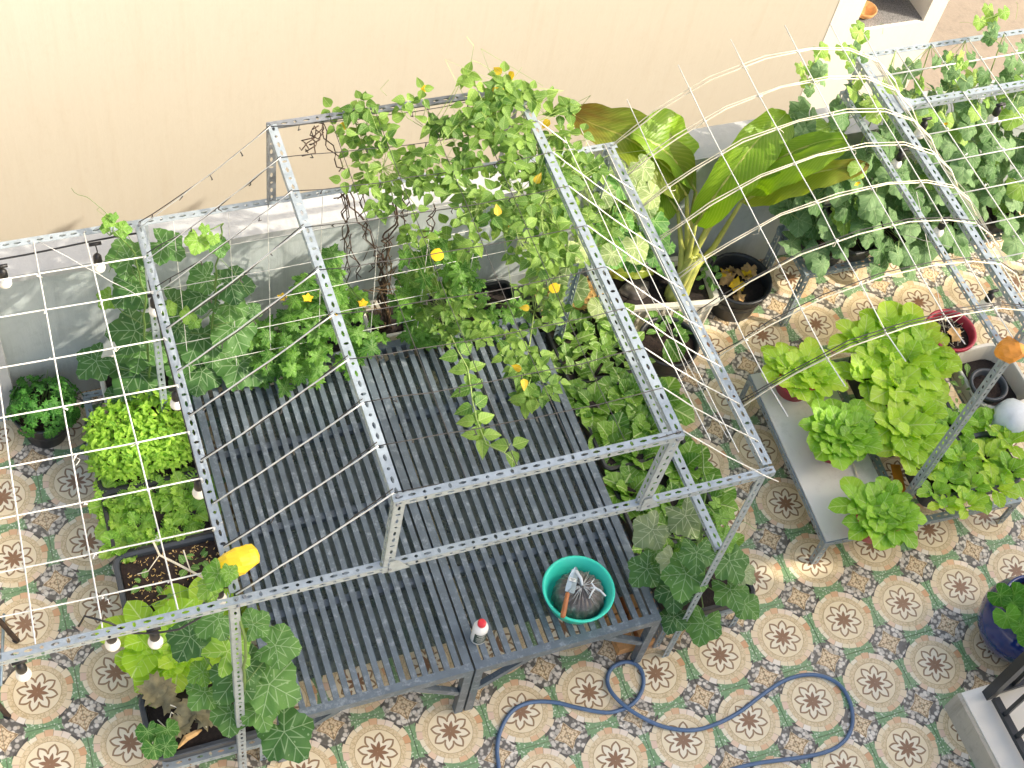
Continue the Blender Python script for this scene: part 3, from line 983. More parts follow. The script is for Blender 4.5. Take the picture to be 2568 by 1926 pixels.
# ------------------------------------------------------------------ cords
def sagged(a, b, s=.01, n=7, j=.002):
    a = Vector(a); b = Vector(b)
    return [a.lerp(b, i / n) - Vector((0, 0, s * 4 * (i / n) * (1 - i / n))) + (rv(j) if 0 < i < n else Vector((0, 0, 0))) for i in range(n + 1)]


def cord(parent, pts, r=.0026, m='cord', name='cord'):
    mb = MB(); mb.tube(pts, r, 5)
    return mb.build(name, M[m], parent, smooth=True)


def knot_bits(parent, pts, m='cord'):
    mb = MB()
    for p in pts:
        p = Vector(p)
        mb.tube([p + rv(.008), p + Vector((0, 0, .004)) + rv(.005), p + rv(.012)], .0042, 5)
        if random.random() < .6:
            q = p + Vector((rnd(-.03, .03), rnd(-.03, .03), -.01))
            mb.tube([p, p.lerp(q, .5) + rv(.012), q, q + rv(.02)], .0014, 4)
    o = mb.build('knots', M[m], parent, smooth=True); o['kind'] = 'stuff'


# horizontal white net left of the trellis
n1 = thing('white_string_net', 'white nylon string net stretched flat above the left trays', 'net', (-3.6, 1, ZL))
ys = [1.85, 1.645, 1.375, 1.12, .875, .64, .40, .21]
for y in ys:
    cord(n1, sagged((-5.0, y + .06, ZL + .012), (XL + .005, y + .005, ZL + .012), .015), .0036)
for x0, x1 in ((-3.33, -3.31), (-3.555, -3.60), (-3.79, -3.85), (-4.05, -4.1), (-4.3, -4.35)):
    cord(n1, sagged((x0, YB, ZL + .014), (x1, YF + .03, ZL + .014), .015), .0034)
knot_bits(n1, [(-3.32, y, ZL + .012) for y in ys] + [(-3.57, y, ZL + .012) for y in ys] + [(XL, y, ZL + .01) for y in ys])
cord(n1, sagged((-3.53, YB, ZL + .005), (-3.15, 1.72, ZL - .1), .0), .0018)

# sloping cords and dark fairy-light wires over the trellis top
yrow = [2.03, 1.84, 1.64, 1.43, 1.194, .956, .726, .512, .305, .09]
n2 = thing('sloping_cord_net', 'pale cords sloping from the left trellis rail up to the upper rail', 'net', (-2.8, 1, ZL))
wires = thing('fairy_light_string', 'dark wire of tiny unlit fairy lights wound across the trellis top', 'fairy lights', (-1.9, 1, ZU))
lamps = MB()
for i, y in enumerate(yrow):
    a = (XL + .02, y - (.0 if i < 2 else .0), ZL + .012); b_ = (UL + .01, y, ZU + .012); c_ = (UR + .03, y - .02, ZU + .012); d_ = (XR, y - .08, ZL + .012)
    cord(n2, sagged(a, b_, .006), .0034 if i > 2 else .0022)
    off = Vector((0, .022, .0))
    wp = sagged(Vector(a) + off * (1.5 if i < 3 else .4), Vector(b_) + off * (.3 if i < 3 else .8), .03 + rnd(0, .015), 9, .004)
    wp = [q + Vector((0, .0, .0)) for q in wp]
    wq = sagged(b_, c_, .03, 9, .005)
    cord(wires, wp, .0026, 'wire', 'wire'); cord(wires, wq, .0021, 'wire', 'wire')
    for q in wp[1:-1:2] + wq[1:-1:2]:
        lamps.tube([q, q + Vector((rnd(-.01, .01), rnd(-.012, .012), -.022)), q + Vector((rnd(-.01, .01), rnd(-.012, .012), -.03))], [.0022, .0035, .002], 5)
o = lamps.build('lamps', M['wire'], wires); o['kind'] = 'stuff'
n3 = thing('top_cord_net', 'thin dark cords running lengthwise along the trellis top', 'net', (-1.9, 1, ZU))
for x in (-2.19, -1.98, -1.74, -1.52):
    cord(n3, sagged((x, YB, ZU + .01), (x + .01, YF + .03, ZU + .01), .03), .0017, 'wire')
n4 = thing('right_slope_net', 'pale cord net sloping from the upper rail down to the right trellis rail', 'net', (-1, 1, ZL))
for y in yrow[1:]:
    cord(n4, sagged((UR + .04, y - .02, ZU + .012), (XR, y - .09, ZL + .015), .012), .0030)
for f in (.3, .62, .9):
    x = UR + .04 + (XR - UR - .04) * f; z = ZU + (ZL - ZU) * f + .012
    cord(n4, sagged((x, YB - .02, z), (x, YF + .03, z), .02), .0024)
cord(n4, sagged((XR - .28, .5, ZL + .22), (XR + .02, 1.2, ZL - .3), .0), .0018)
cord(n4, sagged((XR - .2, .2, ZL + .15), (XR + .0, 1.75, ZL - .35), .0), .0018)
# vertical cords behind, tied from the rear beam down to the wall planters
n5 = thing('rear_cord_net', 'white cord net hanging from the rear beam in front of the grey wall', 'net', (-2.3, 2.1, 1.2))
for x in (-2.92, -2.66, -2.47, -2.2, -1.9, -1.62, -1.35):
    cord(n5, sagged((x, YB + .02, ZL - .03), (x + .02, YB + .05, .55), 0), .0018)
for z in (1.75, 1.5, 1.26, 1.02, .8):
    cord(n5, sagged((-3.0, YB + .03, z), (-1.0, YB + .03, z + .05), .01), .0018)

# arched net between the trellises
n6 = thing('arched_net', 'arched net of pale bamboo strips and cords bridging the two trellises', 'net', (.1, 1.2, 2.3))
XT, YT0, YT1 = .95, .49, 2.39
prof = [(-.67, 2.04), (-.58, 2.12), (-.45, 2.22), (-.22, 2.35), (.06, 2.42), (.33, 2.43), (.56, 2.40), (.76, 2.32), (.92, 2.19), (1.02, 2.06)]


def hoop_z(x, lift):
    for (x0, z0), (x1, z1) in zip(prof, prof[1:]):
        if x0 <= x <= x1:
            return z0 + (z1 - z0) * (x - x0) / (x1 - x0) + lift * max(0, 1 - ((x - .2) / .9) ** 2)
    return prof[-1][1]


hy = [.42, .70, .95, 1.18, 1.42, 1.64, 1.86, 2.06]
for i, y in enumerate(hy):
    lift = .10 * i / 7
    for k in range(2 if 0 < i else 3):
        pts = [Vector((x, y + rnd(-.006, .006) + k * .012 + .1 * max(0, (x - .6)) * (-1 if i > 3 else .2), z + lift * max(0, 1 - ((x - .2) / .9) ** 2) + k * .006)) for x, z in prof]
        cord(n6, pts, .0036 if k == 0 else .0026, 'cord_tan' if k == 0 or i > 2 else 'wire', 'bamboo_strip' if k == 0 else 'cord')
for x in (-.56, -.32, -.05, .24, .52, .76):
    pts = [Vector((x + rnd(-.005, .005), y, hoop_z(x, .10 * i / 7) + .004)) for i, y in enumerate(hy)]
    pts = [pts[0] + Vector((0, -.17, .02 if x < .5 else 0))] + pts + [pts[-1] + Vector((-.01, .16, .03))]
    cord(n6, pts, .0029)
knot_bits(n6, [(x, y, hoop_z(x, .10 * i / 7)) for x in (-.56, -.32, -.05, .24, .52) for i, y in enumerate(hy)], 'cord_tan')
vb = MB()
for k in range(4):
    vb.tube([Vector((1.02 + rnd(-.02, .02) - .0 * q, 2.35 - q * 1.5, 2.07 + rnd(-.012, .02))) for q in [j / 9 for j in range(10)]], .003, 4)
vb.build('dry_tendrils', M['cord_tan'], n6)

# ------------------------------------------------------------------ right-hand trellis
Z1, Z2 = 1.81, 2.06
tr2 = thing('cucumber_trellis', 'galvanised slotted angle trellis carrying the cucumber vines on the right', 'trellis', (1.6, 1.5, 0))
slotted('lower_rail', (XT - .03, YT0, Z1), (XT - .03, YT1, Z1), UX, -UZ, tr2, w1=.03, w2=.03)
slotted('upper_rail', (XT - .02, YT0 - .3, Z2 + .003), (XT - .02, YT1, Z2 + .003), UX, -UZ, tr2, w1=.045, w2=.04)
slotted('rear_beam', (XT, YT1 + .03, Z2), (4.2, YT1 + .03, Z2), -UY, -UZ, tr2)
slotted('middle_beam', (XT + .03, 1.99, Z2), (4.2, 2.02, Z2), UY, -UZ, tr2, w2=.045)
slotted('post', (XT, YT0, 0), (XT, YT0, Z2), UX, UY, tr2, w1=.042, w2=.042)
slotted('post', (XT, YT1, 0), (XT, YT1, Z2 - .003), UX, -UY, tr2)
slotted('post', (3.4, YT1, 0), (3.4, YT1, Z2 - .003), UX, -UY, tr2)
slotted('post', (3.4, YT0, 0), (3.4, YT0, Z2 - .003), UX, -UY, tr2)
slotted('front_beam', (XT + .05, YT0 - .02, Z2 + .002), (4.2, YT0 - .02, Z2 + .002), UY, -UZ, tr2)
mb = MB(); mb.add([(XT + .01, 1.93, Z2 + .006), (XT + .14, 1.99, Z2 + .006), (XT + .14, 2.03, Z2 + .006), (XT + .01, 2.1, Z2 + .006)], [(0, 1, 2, 3)]); mb.build('gusset_plate', M['zinc'], tr2)
n7 = thing('cucumber_net', 'white nylon net stretched flat above the cucumber plants', 'net', (1.7, 1.5, Z2))
for y in (2.24, 1.78, 1.58, 1.36, 1.14, .92, .70):
    cord(n7, sagged((XT + .02, y - .02, Z2 + .012), (4.1, y + .05, Z2 + .012), .015), .0036 if y < 2 else .005)
for x in (1.18, 1.42, 1.66, 1.9, 2.14, 2.38, 2.62, 2.86):
    cord(n7, sagged((x, YT1, Z2 + .014), (x + .0, YT0, Z2 + .014), .015), .0034)
knot_bits(n7, [(x, y, Z2 + .012) for x in (1.18, 1.42, 1.66, 1.9) for y in (2.24, 1.78, 1.58, 1.36)])
for a_, b_ in (((1.25, 2.3, 2.0), (1.0, 2.1, 1.3)), ((1.0, 1.6, 1.8), (1.35, 1.3, 1.0)), ((1.0, 1.2, 1.8), (1.25, 1.75, 1.2))):
    cord(n7, sagged(a_, b_, 0), .0018)

# ================================================================== SLATTED BENCHES
BH = .56


def bench(x0, x1, label):
    y0, y1 = .085, 2.15
    t = thing('slatted_bench', label, 'bench', ((x0 + x1) / 2, (y0 + y1) / 2, 0), 'charcoal slatted metal benches')
    fw = .042
    mb = MB()
    mb.bar((x0, y0 + fw / 2, BH - .03), (x1, y0 + fw / 2, BH - .03), fw, .06)
    mb.build('front_rail', M['bench'], t)
    mb = MB(); mb.bar((x0, y1 - fw / 2, BH - .03), (x1, y1 - fw / 2, BH - .03), fw, .06); mb.build('rear_rail', M['bench'], t)
    for x in (x0 + fw / 2, x1 - fw / 2):
        mb = MB(); mb.bar((x, y0 + fw + .0005, BH - .031), (x, y1 - fw - .0005, BH - .031), fw, .058); mb.build('side_rail', M['bench'], t)
    n = 16
    st = (x1 - x0 - 2 * fw) / n
    mb = MB()
    mb.bar((0, y0 + fw + .0006, 0), (0, y1 - fw - .0006, 0), .030, .024)
    s0 = None
    for k in range(n - 0):
        x = x0 + fw + st * (k + .5)
        if s0 is None:
            s0 = mb.build('slat', M['bench'], t); o = s0
        else:
            o = s0.copy(); COL.objects.link(o)
        o.parent = t
        o.location = Vector((x + rnd(-.0015, .0015), 0, BH - .014 + rnd(-.001, .001)))
        o.location = Vector((x + rnd(-.0015, .0015) - t.location.x, -0, BH - .014 + rnd(-.001, .001)))
        o.location.y = 0
    # the first slat was built about the world origin line: shift its mesh once
    off = Vector((t.location.x, 0, 0))
    for v_ in s0.data.vertices: v_.co.x += off.x
    for y in (.655, 1.15, 1.65):
        mb = MB(); mb.bar((x0 + fw, y, BH - .046), (x1 - fw, y, BH - .046), .04, .038); mb.build('cross_bar', M['bench'], t)
    for x in (x0 + .022, x1 - .022):
        for y in (y0 + .022, y1 - .022):
            mb = MB(); mb.box((x, y, (BH - .06) / 2), (.044, .044, BH - .0605)); mb.build('leg', M['bench'], t)
    for y in (y0 + .022, y1 - .022):
        for xa, xb in ((x0 + .022, x0 + .30), (x1 - .022, x1 - .30)):
            mb = MB(); mb.bar((xa + (.022 if xb > xa else -.022), y, .26), (xb, y, BH - .075), .03, .035); mb.build('brace', M['bench'], t)
    mb = MB(); mb.box(((x0 + x1) / 2, (y0 + y1) / 2 + .06, BH - .074), (x1 - x0 - .13, y1 - y0 - .30, .006)); mb.build('clear_panel', M['acrylic'], t)
    return t


bench(-2.905, -1.905, 'left charcoal slatted metal bench beside the basil and lettuce trays')
bench(-1.893, -.86, 'right charcoal slatted metal bench holding the teal basin')

# bricks under the right bench
for k in range(9):
    mb = MB(); mb.box((0, 0, 0), (.10, .205, .07))
    o = mb.build('brick', M['brick']) if k == 0 else br0.copy()
    if k == 0: br0 = o
    else: COL.objects.link(o)
    o.location = (-.79 + rnd(-.012, .012) + (.0 if k < 6 else -.125), .26 + (k % 6) * .216, .042)
    o.rotation_euler = (0, 0, rnd(-.06, .06))
    tag(o, 'orange clay brick lying in the row under the right bench edge', 'brick', 'bricks under the right bench')

# ================================================================== LOW STANDS
def low_stand(name, label, x0, x1, y0, y1, h, ang=0., board=None, mid=None, fronthide=False):
    t = thing(name, label, 'stand', ((x0 + x1) / 2, (y0 + y1) / 2, 0))
    c = Vector(((x0 + x1) / 2, (y0 + y1) / 2, 0)); R_ = Matrix.Rotation(ang, 3, 'Z')
    def W(x, y, z): return c + R_ @ (Vector((x, y, z)) - c)
    ux, uy = R_ @ UX, R_ @ UY
    slotted('front_rail', W(x0, y0, h), W(x1, y0, h), uy, -UZ, t)
    slotted('rear_rail', W(x0, y1, h), W(x1, y1, h), -uy, -UZ, t)
    slotted('side_rail', W(x0, y0 + .002, h - .004), W(x0, y1, h - .004), ux, -UZ, t)
    slotted('side_rail', W(x1, y0 + .002, h - .004), W(x1, y1, h - .004), -ux, -UZ, t)
    if mid is not None: slotted('middle_rail', W(mid, y0 + .04, h - .004), W(mid, y1, h - .004), ux, -UZ, t)
    for x, y, sx, sy in ((x0, y0, 1, 1), (x1, y0, -1, 1), (x0, y1, 1, -1), (x1, y1, -1, -1)):
        slotted('leg', W(x + sx * .003, y + sy * .003, 0), W(x + sx * .003, y + sy * .003, h - .006), ux * sx, uy * sy, t)
    if board:
        mb = MB(); bx = [W(p[0], p[1], 0) for p in board]
        mb.loft([[p + Vector((0, 0, h + .002)) for p in bx], [p + Vector((0, 0, h + .012)) for p in bx]], cap0=True, cap1=True); mb.build('board', M['board'], t)
    return t, W


stL, _ = low_stand('plant_stand', 'long low slotted angle stand under the left row of trays', -3.47, -2.95, .12, 2.42, .25)
stR, _ = low_stand('plant_stand', 'long low slotted angle stand under the trays right of the benches', -.76, -.24, .14, 2.2, .26)
stC, _ = low_stand('plant_stand', 'knee high slotted angle stand under the cucumber trays by the wall', .95, 2.9, 2.03, 2.45, .555)
stB, WB = low_stand('plant_stand', 'low slotted angle stand with a white board under the potted mustard greens', .395, 1.72, .345, 1.55, .275, math.radians(-2.6), board=((.402, .352), (.90, .352), (.90, 1.54), (.402, 1.54)), mid=.93)

# ================================================================== PLANTERS AND PLANTS, LEFT ROW
t = round_pot('round_pot', 'black round pot of parsley by the left end of the grey wall', 'pot', -3.70, 2.37, .16, .115, .0045, .25, 'black')
ps = thing('parsley_plant', 'bushy dark green parsley in the black pot by the left wall', 'plant', (-3.70, 2.37, .25))
for i in range(230):
    d = Vector((rnd(-1, 1), rnd(-1, 1), rnd(-.1, 1))).normalized()
    q = rnd(.75, 1.)
    p = Vector((-3.68, 2.37, .26)) + Vector((d.x * .21 * q, d.y * .19 * q, d.z * .2 * q)) + rv(.015)
    add_leaf(ps, 'parsley', p, rnd(.045, .07), d + Vector((0, -.2, .5)) + rv(.4), d + rv(.4))
mb = MB()
for i in range(30):
    a = rnd(0, 6.28); q = rnd(.05, .17)
    mb.tube([(-3.70 + rnd(-.03, .03), 2.37 + rnd(-.03, .03), .22), (-3.69 + math.cos(a) * q, 2.37 + math.sin(a) * q, .24 + rnd(.08, .18))], .002, 4)
o = mb.build('stems', M['stem_dark'], ps); o['kind'] = 'stuff'

tray('planter_box', 'white box planter holding the climbing pumpkin in the left corner', 'planter', -3.03, 2.33, .32, .16, .256, .19, 'white_plastic', soil='soil_dark', r=.02)
tray('planter_box', 'white box planter holding the left bitter melon', 'planter', -2.13, 2.41, .34, .15, .005, .36, 'white_plastic', soil='soil_dark', r=.02)
tray('planter_box', 'white box planter with the bare dry vine stems', 'planter', -1.66, 2.43, .13, .13, .005, .40, 'white_plastic', soil='soil_dark', r=.02, fill=.06)
tray('planter_tray', 'black planter tray behind the bench under the vine tangle', 'planter', -1.14, 2.37, .28, .16, .005, .40, 'black', soil='soil_dark')

# basil tray
tray('planter_tray', 'black tray packed with basil seedlings on the left stand', 'planter', -3.215, 1.90, .265, .235, .256, .15, 'black', soil='soil_dark')
bs = thing('basil_seedlings', 'dense carpet of bright basil seedlings filling the left tray', 'plants', (-3.215, 1.9, .4))
def basil_spot():
    while True:
        x, y = rnd(-1, 1), rnd(-1, 1)
        if abs(x) ** 3 + abs(y) ** 3 < 1: break
    z = .485 + .035 * (1 - x * x) + rnd(-.02, .025) - (.05 * max(0, abs(x) - .8) * 5) + (.05 if y > .5 and x > .1 else 0)
    return Vector((-3.225 + x * .285, 1.905 + y * .245, z)), x, y
for i in range(300):
    p, x, y = basil_spot(); a = rnd(0, 6.28)
    add_leaf(bs, 'basil', p + Vector((0, 0, .012)), rnd(.034, .046), Vector((x * .3, y * .3 - .25, 1)) + rv(.65), Vector((math.cos(a), math.sin(a), rnd(-.3, .5))))
mb = MB(); uvs = []
for i in range(1900):
    p, x, y = basil_spot(); a = rnd(0, 6.28)
    F = frame_of(p - Vector((0, 0, rnd(0, .04))), Vector((x * .3, y * .3 - .25, 1)) + rv(.45), Vector((math.cos(a), math.sin(a), rnd(-.3, .5))), rnd(.030, .045))
    src = random.choice(LEAF['basil'])
    vv = [v_.co for v_ in src.vertices]
    mb.add([F @ c_ for c_ in vv], [tuple(q.vertices) for q in src.polygons]); uvs += [(c_.x, c_.y) for c_ in vv]
me = leaf_from('small_leaves', [tuple(Vector(v_) - base(bs)) for v_ in mb.v], mb.f, L['basil'], uvs)
o = bpy.data.objects.new('small_leaves', me); COL.objects.link(o); o.parent = bs; o['kind'] = 'stuff'
mb = MB()
for i in range(160):
    p, x, y = basil_spot(); mb.tube([(p.x, p.y, .37), p], .0015, 3)
o = mb.build('stems', M['stem_dark'], bs); o['kind'] = 'stuff'

# curly lettuce tray
tray('planter_tray', 'black tray of curly lettuces on the left stand', 'planter', -3.215, 1.46, .265, .185, .256, .15, 'black', soil='soil_dark')
for i, (x, y, s, n) in enumerate([(-3.43, 1.60, .125, 9), (-3.42, 1.48, .105, 8), (-3.34, 1.41, .11, 8), (-3.43, 1.33, .11, 9), (-3.21, 1.61, .115, 8), (-3.24, 1.36, .095, 7), (-3.06, 1.57, .13, 10), (-3.04, 1.43, .125, 9), (-3.14, 1.34, .11, 8), (-3.32, 1.55, .095, 7)]):
    plant_of('curly_lettuce', 'frilly light green lettuce in the black tray between basil and seedlings', 'lettuce', (x, y, .372), n, s * 1.15, 'curly', 'curly lettuces in the left tray', up0=1.2, up1=.35, inner=.6)

# seedling planter
tray('planter_tray', 'grey tray of brown soil with a few sprouts behind the yellow bag', 'planter', -3.21, 1.06, .275, .185, .256, .16, 'planter', soil='soil', fill=.02, r=.045, lip=.018)
for px, py in ((323, 1390), (462, 1368), (522, 1345), (395, 1385), (325, 1398), (470, 1420), (410, 1495), (360, 1460), (500, 1400), (300, 1480)):
    p = at(px, py, .41)
    if not (-3.46 < p.x < -2.97 and .9 < p.y < 1.22): continue
    plant_of('seedling', 'small round leaved sprout in the brown soil tray', 'seedling', (p.x, p.y, .405), random.choice((3, 4, 5)), rnd(.06, .085), 'seedling', 'sprouts in the brown soil tray', up0=.8, up1=.3, inner=.75)
mb = MB()
for i in range(260):
    p = Vector((-3.21 + rnd(-.245, .245), 1.06 + rnd(-.155, .155), .407 + rnd(0, .012)))
    a = rnd(0, 6.28); mb.bar(p, p + Vector((math.cos(a) * .012, math.sin(a) * .012, rnd(-.003, .003))), .003, .002)
o = mb.build('rice_husks', M['straw'], None); tag(o, 'pale rice husks strewn over the brown soil tray', 'husks', kind='stuff')
# dry stems hanging on the net above it
mb = MB()
p0, p1, p2 = at(384, 1358, ZL), at(400, 1392, ZL - .05), at(530, 1460, ZL - .12)
mb.tube([p0, p1, p1.lerp(p2, .5) + rv(.02), p2], .005, 5); mb.tube([p1, at(380, 1420, ZL - .06), at(372, 1432, ZL - .08), at(345, 1440, ZL - .1)], .0025, 4); mb.tube([p1.lerp(p2, .6), at(460, 1380, ZL - .05)], .003, 4)
o = mb.build('dry_twig', M['cord_tan']); tag(o, 'pale dry forked twig caught in the white net', 'twig')

# mustard greens behind the front beam, left
tray('planter_tray', 'black tray of mustard greens under the front beam on the left', 'planter', -3.215, .66, .27, .17, .256, .15, 'black', soil='soil_dark')
for x, y, s, n in ((-3.38, .76, .28, 11), (-3.12, .78, .26, 11), (-3.28, .62, .27, 11), (-3.42, .58, .2, 8), (-3.08, .66, .22, 8)):
    plant_of('mustard_plant', 'big bright mustard green leaning over the black tray at left front', 'mustard greens', (x, y, .372), n, s, 'lettuce', 'mustard greens left of the benches', up1=.5)

# front-left tray with wilted leaves and pumpkin
tray('planter_tray', 'charcoal tray with wilted leaves at the front left corner', 'planter', -3.225, .30, .28, .17, .256, .16, 'planter', soil='soil_dark', r=.05, lip=.018, fill=.03)
WT = []
for key, (px, py, s) in enumerate(((395, 1742, .15), (492, 1795, .17), (520, 1800, .13), (450, 1830, .1), (415, 1765, .12))):
    p = at(px, py, .43)
    def zf(x, y, f, k=key): return .12 * math.sin(9 * x + k) * math.cos(8 * y + 2 * k) - .25 * x * x + .1 * f * math.sin(11 * x * y + k)
    me = polar_mesh('wilted_leaf', palm_outline(5, .3, .25, 30, .4, 1.), (0, 0), (.4, .75, 1.), zf, M['wilt'])
    if key == 0: wl = thing('wilted_plant', 'grey brown wilted pumpkin leaves collapsed in the charcoal front tray', 'plant', (-3.2, .3, .42))
    put('leaf', me, wl, frame_of(p + Vector((0, 0, .05)), Vector((0, -.2, 1)) + rv(.2), rv(1), s * 1.3))
mb = MB(); 
for k in range(7):
    p = at(430 + rnd(-40, 40), 1800 + rnd(-50, 40), .42); mb.tube([p, p + rv(.06) + Vector((0, 0, .03)), p + rv(.1)], .003, 4)
o = mb.build('stems', M['cord_tan'], wl); o['kind'] = 'stuff'
sq = thing('young_squash', 'young squash with four round dark leaves in the charcoal front tray', 'plant', at(395, 1845, .42))
for px, py in ((370, 1835), (385, 1875), (420, 1830), (415, 1872)):
    add_leaf(sq, 'squash_green', at(px, py, .50), .12, Vector((0, -.4, 1)) + rv(.2), rv(1))
dl = MB(); p = at(478, 1853, .44)
dl.tube([p + Vector((-.07, -.03, 0)), p + Vector((-.02, 0, .025)), p + Vector((.03, .015, .02)), p + Vector((.06, .03, .0))], [.004, .018, .015, .004], 6)
o = dl.build('dead_leaf', M['husk']); tag(o, 'curled tan dead leaf on the charcoal front tray soil', 'leaf')

# ---------------------------------------------------------------- climbing pumpkins
def vine(name, label, cat, root, path, leaves, stem_m='stem_dark', r=.006, extra=()):
    """leaves: (px, py, z, size, kind) at the leaf centre"""
    t = thing(name, label, cat, root)
    mb = MB(); path = [Vector(p) for p in path]
    fine = []
    for a, b_ in zip(path, path[1:]):
        for k in range(4): fine.append(a.lerp(b_, k / 4) + rv(.008))
    fine.append(path[-1])
    mb.tube(fine, [r * (1.2 - .6 * i / len(fine)) for i in range(len(fine))], 6)
    for px, py, z, s, key in leaves:
        c = at(px, py, z)
        away = c - min(fine, key=lambda q: (q - c).length)
        nr = (to_cam(c) * .75 + Vector((0, -.1, .8)) + SUN * .15 + rv(.28)).normalized()
        tip = away.normalized() * .7 + Vector((rnd(-.4, .4), -.5 + rnd(-.3, .3), -.55)) if away.length > .02 else Vector((rnd(-.6, .6), -.6, -.6))
        F = frame_of(c, nr, tip, s)
        yv = Vector((F[0][1], F[1][1], F[2][1]))
        b0 = c - yv * .12
        F = frame_of(b0, nr, tip, s)
        put('leaf', random.choice(LEAF[key]), t, F)
        q = min(fine, key=lambda v_: (v_ - b0).length + .5 * max(0, v_.z - b0.z))
        mid = b0.lerp(q, .5) + Vector((0, 0, -.03)) + rv(.015)
        mb.tube([b0 + Vector((0, 0, -.004)), b0.lerp(mid, .5) + Vector((0, 0, -.012)), mid, q], .0032, 5)
    for pts in extra:
        mb.tube(pts, .0015, 4)
    o = mb.build('stem', M[stem_m], t, smooth=True)
    return t


def curl(p, d, n=10, s=.05):
    p = Vector(p); d = Vector(d)
    return [p + d * (i / n) + Vector((math.cos(i * 1.1) * s * .12 * i / n, math.sin(i * 1.3) * s * .12 * i / n, -.002 * i + .02 * math.sin(i * .5))) for i in range(n + 1)]


P_, PL, PP = 'pumpkin', 'pumpkin_light', 'pumpkin_pale'
vine('pumpkin_vine', 'dark leaved pumpkin climbing the left rear post of the trellis', 'pumpkin vine', (-3.1, 2.3, .4),
     [(-3.12, 2.28, .4), (-3.1, 2.12, .8), (-3.12, 2.03, 1.2), (-3.1, 2.0, 1.6), (-3.12, 1.98, 1.95), (-3.2, 1.97, 2.12)],
     [(318, 635, 1.72, .23, P_), (421, 619, 1.8, .21, P_), (329, 730, 1.45, .25, P_), (269, 752, 1.35, .13, PL), (323, 828, 1.05, .28, P_), (338, 880, .9, .26, P_),
      (231, 914, .7, .23, P_), (335, 945, .6, .33, P_), (443, 765, 1.25, .2, P_), (300, 1000, .5, .2, P_), (400, 860, .9, .22, P_), (272, 556, 2.14, .07, PL), (262, 575, 2.1, .05, PL), (310, 575, 2.1, .09, PL), (427, 775, 1.3, .09, PL), (350, 690, 1.6, .13, P_), (285, 545, 2.16, .05, PL)],
     extra=[curl(at(310, 580, 2.1), (.12, -.1, -.25)), curl(at(315, 600, 2.05), (-.1, -.05, -.12)), curl(at(275, 545, 2.15), (-.14, .1, .16))])
vine('pumpkin_vine', 'second pumpkin vine with large dark leaves left behind the bench', 'pumpkin vine', (-2.8, 2.3, .4),
     [(-2.82, 2.28, .4), (-2.78, 2.15, .8), (-2.75, 2.08, 1.2), (-2.74, 2.04, 1.6), (-2.72, 2.0, 1.9), (-2.7, 2.0, 2.02)],
     [(506, 700, 1.5, .18, P_), (592, 714, 1.45, .22, P_), (587, 768, 1.3, .19, P_), (494, 745, 1.35, .2, P_), (494, 855, .95, .29, P_), (588, 835, 1.05, .27, P_),
      (503, 945, .65, .25, P_), (612, 925, .68, .29, P_), (545, 880, .8, .22, P_), (445, 905, .75, .22, P_), (460, 985, .55, .2, P_), (513, 575, 2.05, .06, PL), (494, 610, 1.95, .13, PL), (551, 622, 1.9, .11, P_), (535, 600, 1.98, .07, PL), (472, 793, 1.3, .1, PL), (485, 810, 1.28, .08, PL), (640, 780, 1.1, .1, P_), (440, 830, 1.0, .17, P_)],
     extra=[curl(at(540, 640, 1.9), (.15, -.1, -.2)), curl(at(470, 790, 1.3), (-.15, -.1, -.1))])
vine('pumpkin_vine', 'pumpkin vine spilling over the front left corner of the trellis', 'pumpkin vine', (-3.05, .3, .42),
     [(-3.08, .28, .42), (-3.06, .16, .8), (-3.07, .08, 1.2), (-3.06, .04, 1.6), (-3.07, .12, 2.02), (-3.08, .25, 2.1)],
     [(582, 1625, 1.35, .23, PL), (705, 1620, 1.15, .22, P_), (470, 1610, 1.05, .22, P_), (582, 1712, 1.0, .25, P_), (692, 1725, .95, .30, P_), (724, 1850, .75, .29, P_), (579, 1800, .7, .21, P_),
      (506, 1745, .85, .18, P_), (644, 1560, 1.35, .16, P_), (535, 1560, 1.5, .2, P_), (620, 1655, 1.1, .2, P_), (655, 1790, .8, .2, P_), (543, 1447, 2.12, .13, PL), (575, 1440, 2.16, .08, PL), (520, 1480, 2.05, .11, PL), (500, 1690, .95, .14, PL), (515, 1570, 1.3, .15, P_)],
     extra=[curl(at(545, 1460, 2.1), (-.3, -.02, .02)), curl(at(500, 1700, 1.0), (-.05, -.05, .03)), curl(at(560, 1480, 2.05), (-.28, -.1, -.12)), curl(at(600, 1560, 1.7), (.2, -.05, -.06))], r=.008)
vine('pumpkin_vine', 'pumpkin vine in the front right tray beside the bench corner', 'pumpkin vine', (-.5, .3, .44),
     [(-.52, .3, .42), (-.58, .32, .7), (-.62, .35, .95), (-.6, .5, 1.2), (-.55, .7, 1.25)],
     [(1627, 1337, .8, .22, PP), (1725, 1305, .85, .23, PP), (1681, 1412, .8, .17, PP), (1747, 1397, 1.0, .20, P_), (1614, 1436, .72, .21, P_), (1717, 1454, .9, .26, P_),
      (1836, 1418, .9, .23, P_), (1690, 1492, .6, .22, P_), (1836, 1490, .7, .21, P_), (1687, 1556, .5, .17, P_), (1762, 1575, .45, .22, P_), (1877, 1522, .5, .18, P_), (1820, 1355, 1.0, .15, PL), (1830, 1290, 1.05, .08, PL), (1796, 1262, 1.1, .07, PL), (1812, 1300, 1.08, .09, PL), (1800, 1340, 1.0, .1, PL), (1870, 1440, .8, .15, PP), (1640, 1390, .7, .15, P_)],
     extra=[curl(at(1800, 1265, 1.12), (.12, -.1, .05)), curl(at(1810, 1300, 1.1), (.2, -.1, .0))])

